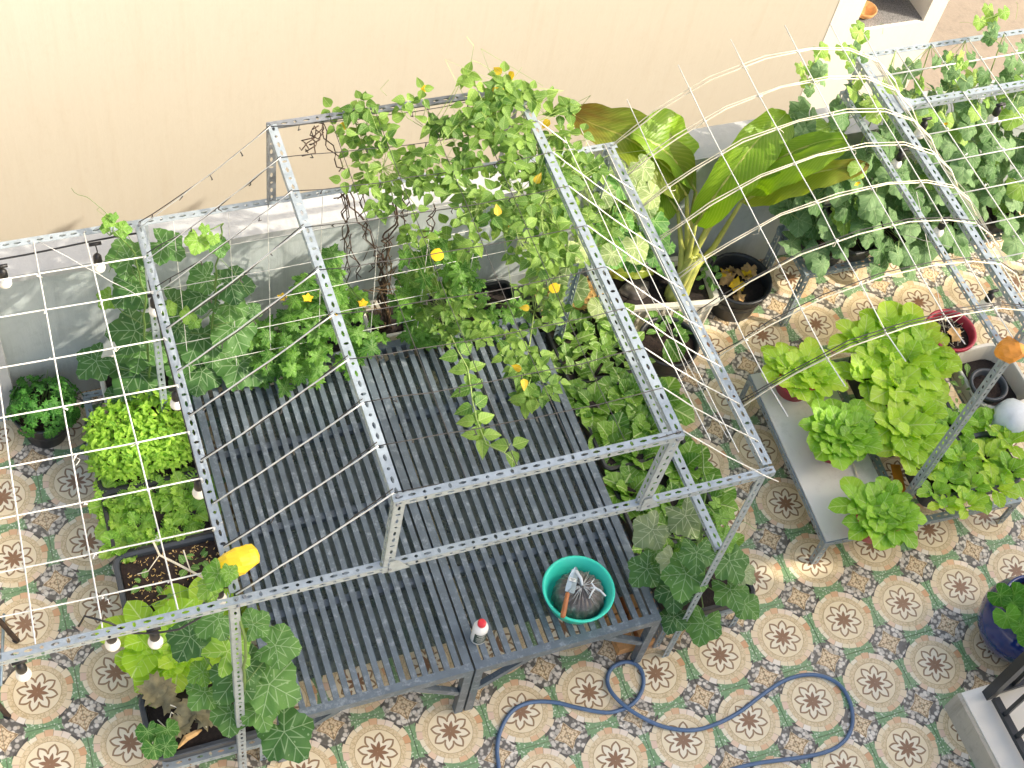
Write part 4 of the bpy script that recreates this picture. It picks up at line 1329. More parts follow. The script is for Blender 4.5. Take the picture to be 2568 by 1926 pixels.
# ---------------------------------------------------------------- blobs of leaves
def blobs(t, key, spec, size, flat=.5, nrm=(0, -.15, 1.), lo=0):
    out = []
    for px, py, z, rad, n in spec:
        c = at(px, py, z)
        for i in range(n):
            d = rv(1.0)
            while d.length > 1: d = rv(1.0)
            p = c + Vector((d.x * rad, d.y * rad, d.z * rad * flat))
            nr = Vector(nrm) * .8 + to_cam(p) * .5 + rv(.5)
            add_leaf(t, key, p, rnd(*size), nr, Vector((rnd(-1, 1), rnd(-1.2, .5), rnd(-.8, .2))))
            out.append(p)
    return out


def stems_to(t, pts, roots, m='stem', r=.0016, name='stems', frac=.5):
    mb = MB()
    for p in pts:
        if random.random() > frac: continue
        q = min(roots, key=lambda v_: (Vector(v_) - p).length)
        q = Vector(q)
        mb.tube([p, p.lerp(q, .35) + rv(.02), p.lerp(q, .7) + rv(.03), q], r, 3)
    o = mb.build(name, M[m], t); o['kind'] = 'stuff'


bm = thing('bitter_melon_vine', 'bitter melon with lobed leaves in the white box behind the left bench', 'bitter melon', (-2.1, 2.4, .36))
pts = blobs(bm, 'melon', [(700, 835, .85, .16, 16), (775, 800, .95, .16, 16), (835, 830, .85, .15, 14), (665, 880, .75, .14, 12), (765, 895, .75, .17, 16), (690, 935, .65, .12, 9), (870, 770, .95, .13, 12), (905, 835, .75, .13, 12), (640, 925, .6, .1, 6), (740, 730, 1.15, .12, 9), (820, 720, 1.15, .12, 8), (880, 900, .68, .1, 7), (780, 935, .6, .1, 6), (840, 690, 1.2, .08, 3), (820, 640, 1.5, .06, 4), (720, 870, .75, .12, 8)], (.085, .14))
stems_to(bm, pts, [(-2.3, 2.38, .4), (-2.1, 2.3, .6), (-1.95, 2.3, .7), (-2.1, 2.15, .55), (-1.9, 2.15, .9)], 'stem_dark', .0018)
for px, py, z in ((768, 752, 1.15), (705, 750, 1.0), (832, 798, 1.0), (905, 765, .95)):
    mb = MB(); p = at(px, py, z) + Vector((0, -.03, .05))
    for k in range(5):
        a = k * 2 * PI / 5; d = Vector((math.cos(a), math.sin(a), .25)); e = Vector((-math.sin(a), math.cos(a), 0))
        mb.add([p, p + d * .018 + e * .012, p + d * .032, p + d * .018 - e * .012], [(0, 1, 2, 3)])
    mb.build('flower', M['flower'], bm)
bm2 = thing('bitter_melon_vine', 'bitter melon with lobed leaves in the middle behind the right bench', 'bitter melon', (-1.4, 2.4, .4))
pts = blobs(bm2, 'melon', [(1090, 650, 1.25, .17, 16), (1140, 690, 1.15, .15, 12), (1050, 720, 1.0, .13, 10), (1180, 660, 1.2, .12, 9), (1060, 800, .75, .12, 9), (1110, 840, .7, .13, 9), (1050, 830, .68, .1, 6), (1170, 740, .95, .13, 9), (1210, 790, .8, .12, 7), (1020, 760, .9, .08, 5), (1290, 770, .75, .1, 6), (1105, 610, 1.35, .1, 6)], (.085, .14))
stems_to(bm2, pts, [(-1.5, 2.35, .4), (-1.4, 2.25, .9), (-1.3, 2.2, 1.2), (-1.2, 2.3, .5)], 'stem_dark', .0018)

# bean vine over the trellis top
bv_ = thing('bean_vine', 'yellow green bean vine sprawling over the top of the trellis', 'bean vine', (-1.7, 2.43, .4))
TOP = [(880, 292, 2.6, .10, 7), (945, 335, 2.56, .09, 6), (900, 350, 2.5, .08, 4), (1000, 300, 2.6, .06, 2), (1045, 250, 2.65, .06, 2), (1130, 280, 2.62, .12, 7), (1190, 240, 2.68, .12, 9), (1250, 225, 2.68, .1, 7), (1290, 270, 2.62, .12, 9), (1345, 245, 2.62, .07, 4),
       (1395, 285, 2.52, .07, 4), (1150, 370, 2.55, .16, 12), (1240, 340, 2.58, .16, 12), (1300, 380, 2.55, .16, 11), (915, 430, 2.48, .1, 6), (960, 470, 2.45, .08, 4), (1040, 430, 2.5, .13, 8), (1100, 470, 2.5, .14, 9), (1190, 470, 2.5, .17, 13), (1280, 470, 2.52, .17, 13), (1345, 430, 2.48, .12, 7),
       (1220, 550, 2.45, .16, 12), (1300, 560, 2.45, .17, 13), (1370, 540, 2.4, .14, 9), (1410, 470, 2.35, .10, 5), (1330, 640, 2.38, .13, 8), (1400, 600, 2.3, .12, 8), (1430, 520, 2.3, .10, 6), (1450, 420, 2.3, .12, 7), (1420, 360, 2.4, .10, 6), (1390, 440, 2.4, .12, 8), (960, 510, 2.4, .06, 3), (1160, 590, 2.3, .1, 5)]
LOW = [(1040, 590, 1.7, .07, 5), (1100, 760, 1.0, .16, 9), (1150, 720, 1.1, .12, 6), (1160, 800, .95, .14, 8), (1090, 810, .9, .09, 4), (1200, 840, .9, .1, 5), (1130, 850, .8, .08, 3), (1350, 780, .95, .12, 7), (1410, 740, 1.1, .1, 4), (1330, 720, 1.2, .1, 4), (1060, 700, 1.15, .08, 4), (1480, 600, 1.5, .09, 4), (1440, 640, 1.5, .09, 4), (1460, 530, 1.8, .12, 8), (1470, 430, 1.9, .12, 8), (1500, 560, 1.6, .12, 7),
       (1270, 860, 1.75, .1, 6), (1310, 900, 1.75, .11, 7), (1345, 960, 1.75, .1, 6), (1360, 985, 1.75, .07, 4), (1320, 985, 1.7, .05, 3), (1345, 900, 1.75, .06, 3)]
bv2 = thing('bean_vine', 'yellow green bean strands hanging at the rear of the right bench', 'bean vine', (-1.14, 2.37, .4))
pts = blobs(bv_, 'bean', [(a_, b_, c_, d_ * 1.1, min(15, round(e_ * 1.3))) for a_, b_, c_, d_, e_ in TOP], (.075, .115), .6)
low = blobs(bv2, 'bean', [(a_, b_, c_, d_, round(e_ * 1.3)) for a_, b_, c_, d_, e_ in LOW], (.075, .115), .55)
lr = [at(1110, 770, .95), at(1340, 780, .9), at(1320, 930, 1.7), at(1470, 540, 1.7)]
stems_to(bv2, low, lr, 'stem', .0018, frac=.8)
lm = MB(); lm.tube([Vector((-1.14, 2.37, .4)), at(1250, 760, .7), at(1160, 770, .95), at(1110, 770, .95)], .004, 5); lm.tube([at(1250, 760, .7), at(1340, 780, .9), at(1330, 850, 1.3), at(1320, 930, 1.7)], .004, 5); lm.tube([at(1340, 780, .9), at(1420, 650, 1.3), at(1470, 540, 1.7)], .004, 5)
lm.build('runner', M['stem'], bv2, smooth=True)
extra_pts = []
CH = [(1150, 883), (1172, 922), (1180, 968), (1186, 1012), (1195, 1050), (1208, 1086)]
for px, py in CH + [(1280, 1112)]:
    p = at(px, py, 2.52); extra_pts.append(p)
    add_leaf(bv_, 'bean', p, .125, Vector((0, -.3, 1)) + rv(.2), Vector((rnd(-.3, .3), -1, -.1)))
YL = LEAF['yl'][0]
for px, py, z in ((1052, 238, 2.62), (1255, 205, 2.7), (1230, 250, 2.66), (1285, 200, 2.7), (1325, 785, 1.1), (1385, 740, 1.2), (1305, 940, 1.9), (1310, 965, 1.85), (1245, 560, 2.5), (1340, 480, 2.5), (870, 330, 2.5), (1375, 320, 2.5), (1270, 590, 2.4)):
    put('yellow_leaf', YL, bv_, frame_of(at(px, py, z) + Vector((0, 0, .05)), to_cam(at(px, py, z)) + rv(.4), rv(1), .055))
mb = MB()
ch = [at(1130, 840, 2.5)] + extra_pts[:-1] + [at(1220, 1115, 2.53), at(1265, 1135, 2.55), at(1297, 1165, 2.56)]
mb.tube(ch, .003, 5); mb.tube([at(1265, 1135, 2.55), extra_pts[-1]], .002, 4)
mb.build('runner', M['stem'], bv_, smooth=True)
roots = [at(px, py, 2.5) for px, py in ((900, 330), (960, 420), (1080, 330), (1150, 400), (1230, 350), (1200, 500), (1300, 480), (1300, 600), (1360, 500))] + [at(1110, 770, .95), at(1340, 780, .9), at(1320, 930, 1.7)]
stems_to(bv_, pts, roots, 'stem', .0018, frac=.7)
mb = MB()
def twine(a, b_, r, n=9, w_=.02, k=2):
    for q in range(k):
        ph = rnd(0, 6)
        mb.tube([Vector(a).lerp(Vector(b_), i / n) + Vector((math.cos(i * 1.4 + ph) * w_ * .5, math.sin(i * 1.4 + ph) * w_ * .5, 0)) + rv(w_ * .35) for i in range(n + 1)], r, 5)
R0 = Vector((-1.68, 2.40, .36))
twine(R0, at(960, 700, .9), .008, 8, .03, 4); twine(R0 + Vector((-.02, 0, 0)), at(955, 640, 1.25), .006, 9, .04, 3)
twine(at(955, 660, 1.2), at(870, 480, 1.9), .004, 9, .04, 2); twine(at(955, 660, 1.2), at(1010, 470, 2.1), .005, 9, .04, 2)
for a, b_ in (((870, 700, .9), (868, 480, 1.95)), ((905, 700, .9), (870, 590, 1.4)), ((868, 600, 1.4), (860, 490, 1.95)), ((930, 680, 1.1), (985, 590, 1.5)), ((1010, 560, 1.8), (1020, 480, 2.05)), ((915, 590, 1.6), (905, 480, 2.0)), ((850, 490, 1.98), (890, 470, 2.05)), ((1070, 600, 1.6), (1085, 520, 2.0)), ((860, 430, 2.3), (795, 300, 2.55)), ((760, 370, 2.5), (800, 310, 2.57)), ((770, 390, 2.45), (800, 330, 2.55))):
    twine(at(*a), at(*b_), .0032, 8, .035, 2)
mb.build('dry_stems', M['dry_dark'], bv_, smooth=True)
mb = MB()
for px, py in ((960, 700), (945, 760), (955, 820), (975, 620)):
    twine(at(px, py, .6 + (820 - py) * .003), R0 + rv(.04), .004, 6, .03, 2)
for k in range(14):
    p = at(960 + rnd(-25, 25), 640 + rnd(-40, 130), 1.1); mb.tube([p, p + rv(.08), p + rv(.14)], .002, 4)
mb.build('straw_stems', M['dry'], bv_, smooth=True)
mb = MB()
for k in range(40):
    a = random.choice(pts); mb.tube([a, a + rv(.08), a + rv(.16) + Vector((0, 0, .02)), a + rv(.2) + Vector((0, 0, .03))], .0012, 3)
for a, b_ in ((at(1180, 150, 2.85), at(1270, 200, 2.7)), (at(1170, 92, 2.95), at(1182, 152, 2.86)), (at(970, 240, 2.7), at(975, 200, 2.76)), (at(250, 520, 2.3), at(275, 550, 2.15))):
    mb.tube([a, a.lerp(b_, .4) + rv(.03), b_], .0012, 3)
o = mb.build('tendrils', M['stem'], bv_); o['kind'] = 'stuff'
for px, py, z in ((1092, 655, 1.5), (1255, 735, 1.2), (1385, 735, 1.3)):
    pass
f_ = MB(); p = at(1092, 655, 1.55); ol = ovate_outline(.5, .9, .7, 7)
me = polar_mesh('yellow_leaf', ol, (0, .5), (.6, 1.), lambda x, y, q: -.2 * x * x, M['flower'])
put('yellow_leaf', me, bm2, frame_of(p, to_cam(p), Vector((.1, 0, 1)), .07))
p = at(1385, 735, 1.25); put('yellow_leaf', me, bv_, frame_of(p, to_cam(p), Vector((.1, 0, 1)), .06))

# squash with round leaves
sqv = thing('squash_plant', 'pale round leaved squash drooping behind the right bench corner', 'squash', (-.8, 2.35, .4))
pts = []
for px, py, z, s in ((1400, 680, .85, .22), (1440, 720, .8, .2), (1395, 755, .65, .22), (1360, 690, .75, .17), (1425, 650, .95, .18), (1375, 640, .95, .14), (1500, 770, .5, .15), (1350, 620, 1.0, .15)):
    p = at(px, py, z); pts.append(p)
    add_leaf(sqv, 'squash', p, s, to_cam(p) * .8 + SUN * .5 + Vector((0, 0, .2)) + rv(.25), Vector((rnd(-.5, .5), -.5, -.8)))
stems_to(sqv, pts, [(-.85, 2.35, .42)], 'stem', .005, frac=1.)
sq2 = thing('squash_plant', 'taller squash with rounded leaves between the right rail and the tall striped leaves', 'squash', (-.45, 2.35, .4))
pts = []
for px, py, z, s, k in ((1555, 495, 1.2, .22, 'squash'), (1605, 525, 1.2, .2, 'squash'), (1640, 555, 1.25, .2, 'squash_green'), (1600, 590, 1.1, .2, 'squash_green'), (1652, 590, 1.15, .17, 'squash_green'), (1560, 575, 1.05, .2, 'squash'), (1520, 535, 1.1, .2, 'squash_green'), (1490, 575, 1.0, .18, 'squash_green'), (1535, 620, .95, .18, 'squash_green'), (1640, 640, 1.0, .15, 'squash_green'), (1585, 650, .9, .17, 'squash_green'), (1500, 480, 1.3, .17, 'squash'), (1600, 470, 1.3, .17, 'squash'), (1460, 640, .85, .16, 'squash_green'), (1670, 670, .95, .12, 'squash_green'), (1680, 620, 1.1, .09, 'squash_green'), (1530, 445, 1.35, .13, 'squash_green'), *[(rnd(1450, 1640), rnd(400, 640), rnd(1.1, 1.75), rnd(.12, .19), random.choice(('squash', 'squash', 'squash_green'))) for _ in range(26)]):
    p = at(px, py, z); pts.append(p)
    add_leaf(sq2, k, p, s, to_cam(p) * .6 + SUN * .5 + Vector((0, 0, .35)) + rv(.3), Vector((rnd(-.6, .6), -.6, -.4)))
stems_to(sq2, pts, [(-.45, 2.35, .42), (-.4, 2.25, .8)], 'stem', .004, frac=1.)

# mulch tray
tray('planter_tray', 'black tray of chopped straw mulch behind the bok choy', 'planter', -.52, 2.33, .22, .13, .005, .40, 'black', soil='straw', fill=.03)
mb = MB()
for i in range(420):
    p = Vector((-.52 + rnd(-.21, .21), 2.33 + rnd(-.12, .12), .38 + rnd(0, .05))); d = rv(1); d.z *= .3; d.normalize()
    mb.bar(p, p + d * rnd(.02, .05), .004, .003)
o = mb.build('straw_mulch', M['straw']); tag(o, 'heap of chopped yellow straw mulch in the tray behind the bok choy', 'straw', kind='stuff')

# ================================================================== RIGHT ROW OF TRAYS
RX = -.50
tray('planter_tray', 'black tray of young bok choy at the rear right of the bench', 'planter', RX, 1.93, .255, .235, .266, .16, 'black', soil='soil_dark')
for i in range(16):
    x, y = RX + (-.19 + .125 * (i % 4)) + rnd(-.02, .02), 1.75 + .12 * (i // 4) + rnd(-.02, .02)
    plant_of('bok_choy', 'young bok choy with spoon shaped leaves in the rear right tray', 'bok choy', (x, y, .39), random.choice((5, 6, 7)), rnd(.13, .18), 'bok', 'young bok choy in the rear right tray', up0=1.3, up1=.5, inner=.6)
tray('planter_tray', 'black tray of Chinese cabbages right of the bench middle', 'planter', RX, 1.36, .255, .27, .266, .16, 'black', soil='soil_dark')
for x, y, n, s in ((-.66, 1.54, 11, .21), (-.43, 1.56, 11, .21), (-.64, 1.28, 12, .21), (-.40, 1.30, 12, .23), (-.27, 1.46, 10, .22), (-.52, 1.42, 8, .17), (-.52, 1.13, 11, .21)):
    plant_of('cabbage', 'loose leaf Chinese cabbage in the middle tray right of the bench', 'cabbage', (x, y, .38), n, s, 'cabbage', 'Chinese cabbages right of the bench', up1=.35, inner=.5)
tray('planter_tray', 'black tray of Chinese cabbages behind the front right pumpkin', 'planter', RX, .82, .255, .23, .266, .16, 'black', soil='soil_dark')
for x, y, n, s in ((-.66, .93, 14, .20), (-.30, 1.0, 13, .22), (-.45, .80, 9, .17), (-.64, .70, 8, .15), (-.27, .76, 10, .20), (-.48, .63, 8, .16)):
    plant_of('cabbage', 'bright heading cabbage in the tray behind the front right pumpkin', 'cabbage', (x, y, .38), n, s, 'cabbage', 'cabbages behind the front right pumpkin', up1=.35, inner=.5)
tray('planter_tray', 'black tray rooted with the pumpkin at the bench front corner', 'planter', RX, .34, .255, .21, .266, .16, 'black', soil='soil_dark')
for x, y in ((-.7, .56), (-.6, .5), (-.35, .52), (-.28, .46), (-.68, .44)):
    plant_of('small_cabbage', 'small cabbage seedling peeping between the front right pumpkin leaves', 'cabbage', (x, y, .39), 5, .12, 'cabbage', 'small cabbages among the pumpkin leaves', up1=.5, inner=.7)

# white trough with the banana-like plant
tb = thing('planter_trough', 'white ribbed trough holding the big striped leaf plant', 'planter', (.13, 2.27, 0))
cx, cy, an = .13, 2.37, math.radians(-8)
mb = MB(); zt_ = .30
mb.loft([rrect(cx, cy, .325, .17, .03, .005, an), rrect(cx, cy, .345, .18, .03, zt_ - .03, an), rrect(cx, cy, .37, .20, .04, zt_ - .025, an), rrect(cx, cy, .37, .20, .04, zt_, an), rrect(cx, cy, .335, .165, .03, zt_, an), rrect(cx, cy, .31, .15, .03, zt_ - .1, an)], cap0=True)
mb.build('body', M['white_plastic'], tb)
Ra = Matrix.Rotation(an, 3, 'Z')
mb = MB()
for k in range(13):
    q = -.29 + .048 * k
    a = Vector((cx, cy, 0)) + Ra @ Vector((q * 1.08, -.173, .02)); b_ = Vector((cx, cy, 0)) + Ra @ Vector((q * 1.12, -.184, zt_ - .035))
    mb.bar(a, b_, .012, .012, up=(0, -1, 0))
o = mb.build('ribs', M['white_plastic'], tb); o['kind'] = 'stuff'
soil_sheet(lambda f: rrect(cx, cy, .33 * f, .16 * f, .03 * f, 0, an), zt_ - .045).build('soil', M['soil_dark'], tb, smooth=True)

bp = thing('banana_plant', 'large banana-like plant with long glossy leaves in the white trough', 'banana plant', (.2, 2.3, .26))
B0 = Vector((.22, 2.27, .25))


def blade(key, pts, widths, cup=.25, sag=0., edge=.02, seed=1, side=None):
    """long leaf blade along pts with half widths (left, right), folded along its midrib"""
    rr = random.Random(seed)
    pts = [Vector(p) for p in pts]; n = 26
    def cat(t):
        t = t * (len(pts) - 1); i = min(int(t), len(pts) - 2); f = t - i
        p0, p1, p2, p3 = pts[max(i - 1, 0)], pts[i], pts[i + 1], pts[min(i + 2, len(pts) - 1)]
        return .5 * ((2 * p1) + (p2 - p0) * f + (2 * p0 - 5 * p1 + 4 * p2 - p3) * f * f + (3 * p1 - p0 - 3 * p2 + p3) * f ** 3)
    vs, fs, uv = [], [], []
    up = Vector(side) if side is not None else Vector((0, 0, 1))
    for i in range(n + 1):
        t = i / n; c = cat(t); d = (cat(min(1, t + .02)) - cat(max(0, t - .02))).normalized()
        s = d.cross(up).normalized(); nn = s.cross(d).normalized()
        prof_ = max(.02, math.sin(PI * min(1, max(.0, t)) ** .8)) ** .55
        for k in range(-4, 5):
            a = k / 4; wd = widths[0] if k < 0 else widths[1]
            wv = edge * math.sin(t * 19 + k * .7 + seed) * a * a + rr.uniform(-.004, .004)
            p = c + s * (a * wd * prof_ * (1 + .05 * math.sin(t * 31 + seed) * abs(a))) + nn * (cup * wd * abs(a) ** 1.2 * prof_ - sag * a * a * wd + wv)
            vs.append(p); uv.append((a, t))
    for i in range(n):
        for k in range(8):
            fs.append((i * 9 + k, i * 9 + k + 1, (i + 1) * 9 + k + 1, (i + 1) * 9 + k))
    me = leaf_from('leaf', [tuple(v_ - base(bp)) for v_ in vs], fs, L[key], uv)
    o = bpy.data.objects.new('leaf', me); COL.objects.link(o); o.parent = bp
    mb = MB(); mp = [cat(i / 12) - Vector((0, 0, .006)) for i in range(13)]
    mb.tube(mp, [.011 * (1 - .75 * i / 12) for i in range(13)], 6); mb.build('midrib', M['banana_stem'], o, smooth=True)
    return pts[0]


def stalk(p, mid=None, r=.022):
    mb = MB(); p = Vector(p); a = B0 + Vector((rnd(-.05, .05), rnd(-.04, .04), 0))
    m_ = Vector(mid) if mid is not None else a.lerp(p, .5) + Vector((0, 0, .08))
    pts = [a.lerp(m_, i / 4) for i in range(4)] + [m_.lerp(p, i / 4) for i in range(5)]
    mb.tube(pts, [r * (1.25 - .75 * i / 8) for i in range(9)], 8)
    mb.build('stalk', M['banana_stem'], bp, smooth=True)


a = blade('banana_old', [at(1722, 490, 1.05), at(1690, 440, 1.2), at(1630, 385, 1.32), at(1560, 340, 1.36), at(1490, 312, 1.36), at(1425, 280, 1.34)], (.17, .17), .3, 0, .02, 1, (0, -.55, 1)); stalk(a)
a = blade('banana', [at(1745, 480, .98), at(1712, 425, 1.2), at(1660, 372, 1.36), at(1612, 345, 1.42), at(1585, 330, 1.43)], (.10, .24), .3, .1, .02, 2, (.3, -.4, 1)); stalk(a)
a = blade('banana', [at(1700, 530, .9), at(1670, 490, 1.02), at(1620, 450, 1.1), at(1560, 425, 1.12), at(1530, 400, 1.12)], (.17, .13), .2, .2, .02, 3, (.0, -.5, 1)); stalk(a)
a = blade('banana', [at(1745, 560, .95), at(1800, 480, 1.25), at(1860, 400, 1.45), at(1910, 340, 1.52), at(1955, 300, 1.5), at(1972, 283, 1.52)], (.11, .15), .4, 0, .012, 4, (-.35, -.6, .75)); stalk(a)
a = blade('banana', [at(1850, 455, 1.15), at(1920, 415, 1.38), at(2000, 375, 1.55), at(2070, 352, 1.66), at(2125, 345, 1.70)], (.07, .09), .3, .1, .015, 5, (.1, -.4, 1)); stalk(a)
a = blade('banana', [at(1815, 490, 1.05), at(1900, 448, 1.32), at(1990, 408, 1.52), at(2070, 375, 1.66), at(2128, 358, 1.72)], (.05, .105), .4, .1, .015, 6, (0, -.8, 1)); stalk(a)
a = blade('banana_old', [at(1860, 505, 1.05), at(1940, 465, 1.28), at(2030, 435, 1.45), at(2110, 420, 1.55), at(2180, 412, 1.58)], (.06, .11), .4, .1, .015, 7, (0, -.6, 1)); stalk(a, at(1790, 620, .6))
a = blade('banana_old', [at(1640, 680, .42), at(1590, 680, .46), at(1550, 685, .46), at(1522, 690, .44)], (.06, .05), .1, .1, .01, 8); stalk(a, r=.01)
mb = MB()
for k in range(13):
    an_ = k * .7; q = Vector((math.cos(an_) * .05, math.sin(an_) * .035, 0))
    mb.tube([B0 + q * 1.1 - Vector((0, 0, .03)), B0 + q + Vector((0, 0, .07)), B0 + q * .75 + Vector((.02, .0, .20)), B0 + q * .6 + Vector((.05, 0, .38))], [.03, .034, .026, .018], 8)
mb.build('trunk', M['banana_stem'], bp, smooth=True)
sp_ = thing('weedy_sprout', 'small dark leafy sprout beside the trough and black pot', 'plant', at(1775, 690, .28))
for k in range(26):
    p = at(1775 + rnd(-22, 22), 685 + rnd(-45, 30), .36); add_leaf(sp_, 'seedling', p, rnd(.04, .06), to_cam(p) + rv(.6), rv(1))
mb = MB(); pl = Vector((-.03, 2.36, .275))
mb.loft([[pl + Vector((math.cos(t_) * r_ * (1 + .2 * math.sin(3 * t_)), math.sin(t_) * r_ * .7, z_)) for t_ in [i * 2 * PI / 14 for i in range(14)]] for r_, z_ in ((.10, -.01), (.09, .03), (.06, .05), (.02, .04))], cap1=True)
o = mb.build('dark_bag', M['clear_bag'], smooth=True); tag(o, 'crumpled purple brown plastic bag lying in the white trough', 'bag')

round_pot('round_pot', 'large black round pot with rotting yellow cabbage leaves', 'pot', .69, 2.30, .205, .16, .005, .27, 'black', soil='soil_dark', fill=.09)
for k in range(9):
    me = polar_mesh('dead_leaf', palm_outline(5, .25, .2, 26, .5, 1.), (0, 0), (.5, 1.), lambda x, y, q, k=k: .18 * math.sin(8 * x + k) * math.cos(7 * y) - .2 * x * x, M['husk'] if k % 3 else M['flower'])
    if k == 0: dl = thing('dead_leaves', 'heap of dead tan and yellow leaves in the large black pot', 'leaves', (.69, 2.31, .2))
    p = at(1840 + rnd(-30, 45), 705 + rnd(-30, 40), .22)
    put('leaf', me, dl, frame_of(p, Vector((0, 0, 1)) + rv(.5), rv(1), rnd(.09, .14)))
round_pot('round_pot', 'black round pot with seedlings in front of the white trough', 'pot', .03, 1.94, .185, .14, .005, .27, 'black', soil='soil')
for px, py in ((1640, 810), (1690, 815), (1712, 830), (1655, 830), (1700, 850)):
    p = at(px, py, .25); plant_of('seedling', 'green sprout in the black pot before the white trough', 'seedling', (p.x, p.y, .25), 4, rnd(.07, .1), 'seedling', 'sprouts in the black pot before the trough', up0=.9, up1=.35, inner=.7)
t = thing('cabbage_leaf', 'limp pale cabbage leaf drooping over the black seedling pot', 'leaf', at(1680, 880, .3)); add_leaf(t, 'cabbage', at(1672, 850, .36), .16, to_cam(at(1680, 880, .3)), Vector((.3, -1, -.4)))

# ================================================================== CUCUMBERS
mbx = 0
cuc_x = [1.10, 1.33, 1.56, 1.82, 2.10, 2.40, 2.70]
for i, x in enumerate(cuc_x[:6]):
    tray('planter_tray', ['deep black tray at the left end of the cucumber stand', 'black cucumber tray second from the left end of the stand', 'black cucumber tray third from the left end of the stand', 'black cucumber tray fourth from the left end of the stand', 'black cucumber tray fifth from the left end of the stand', 'black cucumber tray at the right picture edge'][i], 'planter', x + .0, 2.235, .105 if i != 0 else .11, .20, .562, .13, 'black', group=None, soil='soil')
ncu = 0
for i, x in enumerate(cuc_x):
    t = thing('cucumber_plant', 'cucumber vine with broad pale leaves climbing the right trellis', 'cucumber plant', (x, 2.24, .68), 'cucumber vines on the right trellis')
    sx = [Vector((x, 2.22, .66)), Vector((x + .03, 2.2, 1.0)), Vector((x - .02, 2.22, 1.4)), Vector((x + .03, 2.28, 1.8)), Vector((x + .05, 2.36, 2.1))]
    mb = MB(); mb.tube(sx, [.006, .006, .005, .004, .003], 5)
    for k in range(62):
        z = .72 + 1.30 * (k / 61.) ** 1.05
        dx = rnd(-.24, .2) if k > 3 else rnd(-.14, .12)
        dy = rnd(-.26, .12) - (.1 if z < .95 else 0) + (.1 if z > 1.6 else 0)
        p = Vector((x + dx, 2.2 + dy * (1.0 if z < 1.5 else .8), z + rnd(-.04, .04)))
        if i == 0: p.x -= .06 + .1 * (z > 1.2)
        f = z / 2.
        key = 'cucumber_light' if random.random() < .12 + .25 * (z > 1.75) else 'cucumber'
        nr = SUN * .55 + to_cam(p) * .45 + Vector((0, 0, .25)) + rv(.38)
        add_leaf(t, key, p, rnd(.125, .195) * (1.0 - .3 * (z > 1.75)), nr, Vector((rnd(-.6, .6), -.55, -.85)) + rv(.3))
        q = min(sx, key=lambda v_: (v_ - p).length)
        mb.tube([p, p.lerp(q, .5) + Vector((0, 0, -.03)), q], .002, 3)
    for k in range(6):
        q = random.choice(sx) + rv(.12); mb.tube(curl(q, rv(.16), 8), .0012, 3)
    mb.build('stem', M['stem'], t)
    for k in range(2):
        fm = MB(); p = Vector((x + rnd(-.2, .2), 2.05 + rnd(-.1, .1), rnd(1.0, 1.8)))
        for j in range(5):
            a = j * 2 * PI / 5; d = Vector((math.cos(a), -.5, math.sin(a))); e = Vector((-math.sin(a), 0, math.cos(a)))
            fm.add([p, p + d * .012 + e * .009, p + d * .022, p + d * .012 - e * .009], [(0, 1, 2, 3)])
        fm.build('flower', M['flower'], t)
# leaders above the rail
for px, py, n in ((2155, 110, 7), (2490, 70, 9), (2130, 150, 5), (2060, 160, 6), (2045, 200, 6), (2400, 170, 6), (1985, 520, 7), (2040, 480, 7), (1960, 500, 5), (2000, 440, 4), (1990, 390, 4), (2030, 350, 4), (2010, 300, 4)):
    z0 = 2.2 if py < 180 else (2.0 if py < 260 else (1.3 if py < 460 else .95))
    t = thing('cucumber_shoot', 'wandering cucumber shoot at the edge of the cucumber trellis', 'cucumber plant', at(px, py, z0), 'cucumber shoots at the trellis edge')
    mb = MB(); line = []
    for k in range(n):
        p = at(px + rnd(-22, 22), py + (k - n / 2) * 12 + rnd(-8, 8), z0) + rv(.03)
        line.append(p)
        add_leaf(t, 'cucumber_light' if z0 > 1.8 and k < 4 else 'cucumber', p, rnd(.06, .10) if z0 > 1.8 else rnd(.13, .19), to_cam(p) * .6 + SUN * .5 + rv(.4), Vector((rnd(-.6, .6), -.5, -.7)))
    mb.tube(line, .0028, 4); mb.build('stem', M['stem'], t)
t = thing('cucumber_shoot', 'cucumber shoot dangling below the tray edge over the sunlit tiles', 'cucumber plant', at(2260, 620, .6))
line = []
for px, py in ((2255, 625), (2300, 610), (2290, 660), (2270, 655), (2305, 640), (2282, 675)):
    p = at(px, py, .62); line.append(p); add_leaf(t, 'cucumber', p, .11, to_cam(p) + SUN * .4 + rv(.25), Vector((rnd(-.4, .4), -.6, -.6)))
mb = MB(); mb.tube(line, .0026, 4); mb.build('stem', M['stem'], t)

# ================================================================== RIGHT FRONT STAND
def greens(cx, cy, z, spots, key, label, group, length=.16, n=11):
    for dx, dy, s in spots:
        plant_of('mustard_plant', label, 'mustard greens', (cx + dx, cy + dy, z), n, length * s, key, group, up1=.32, inner=.5)


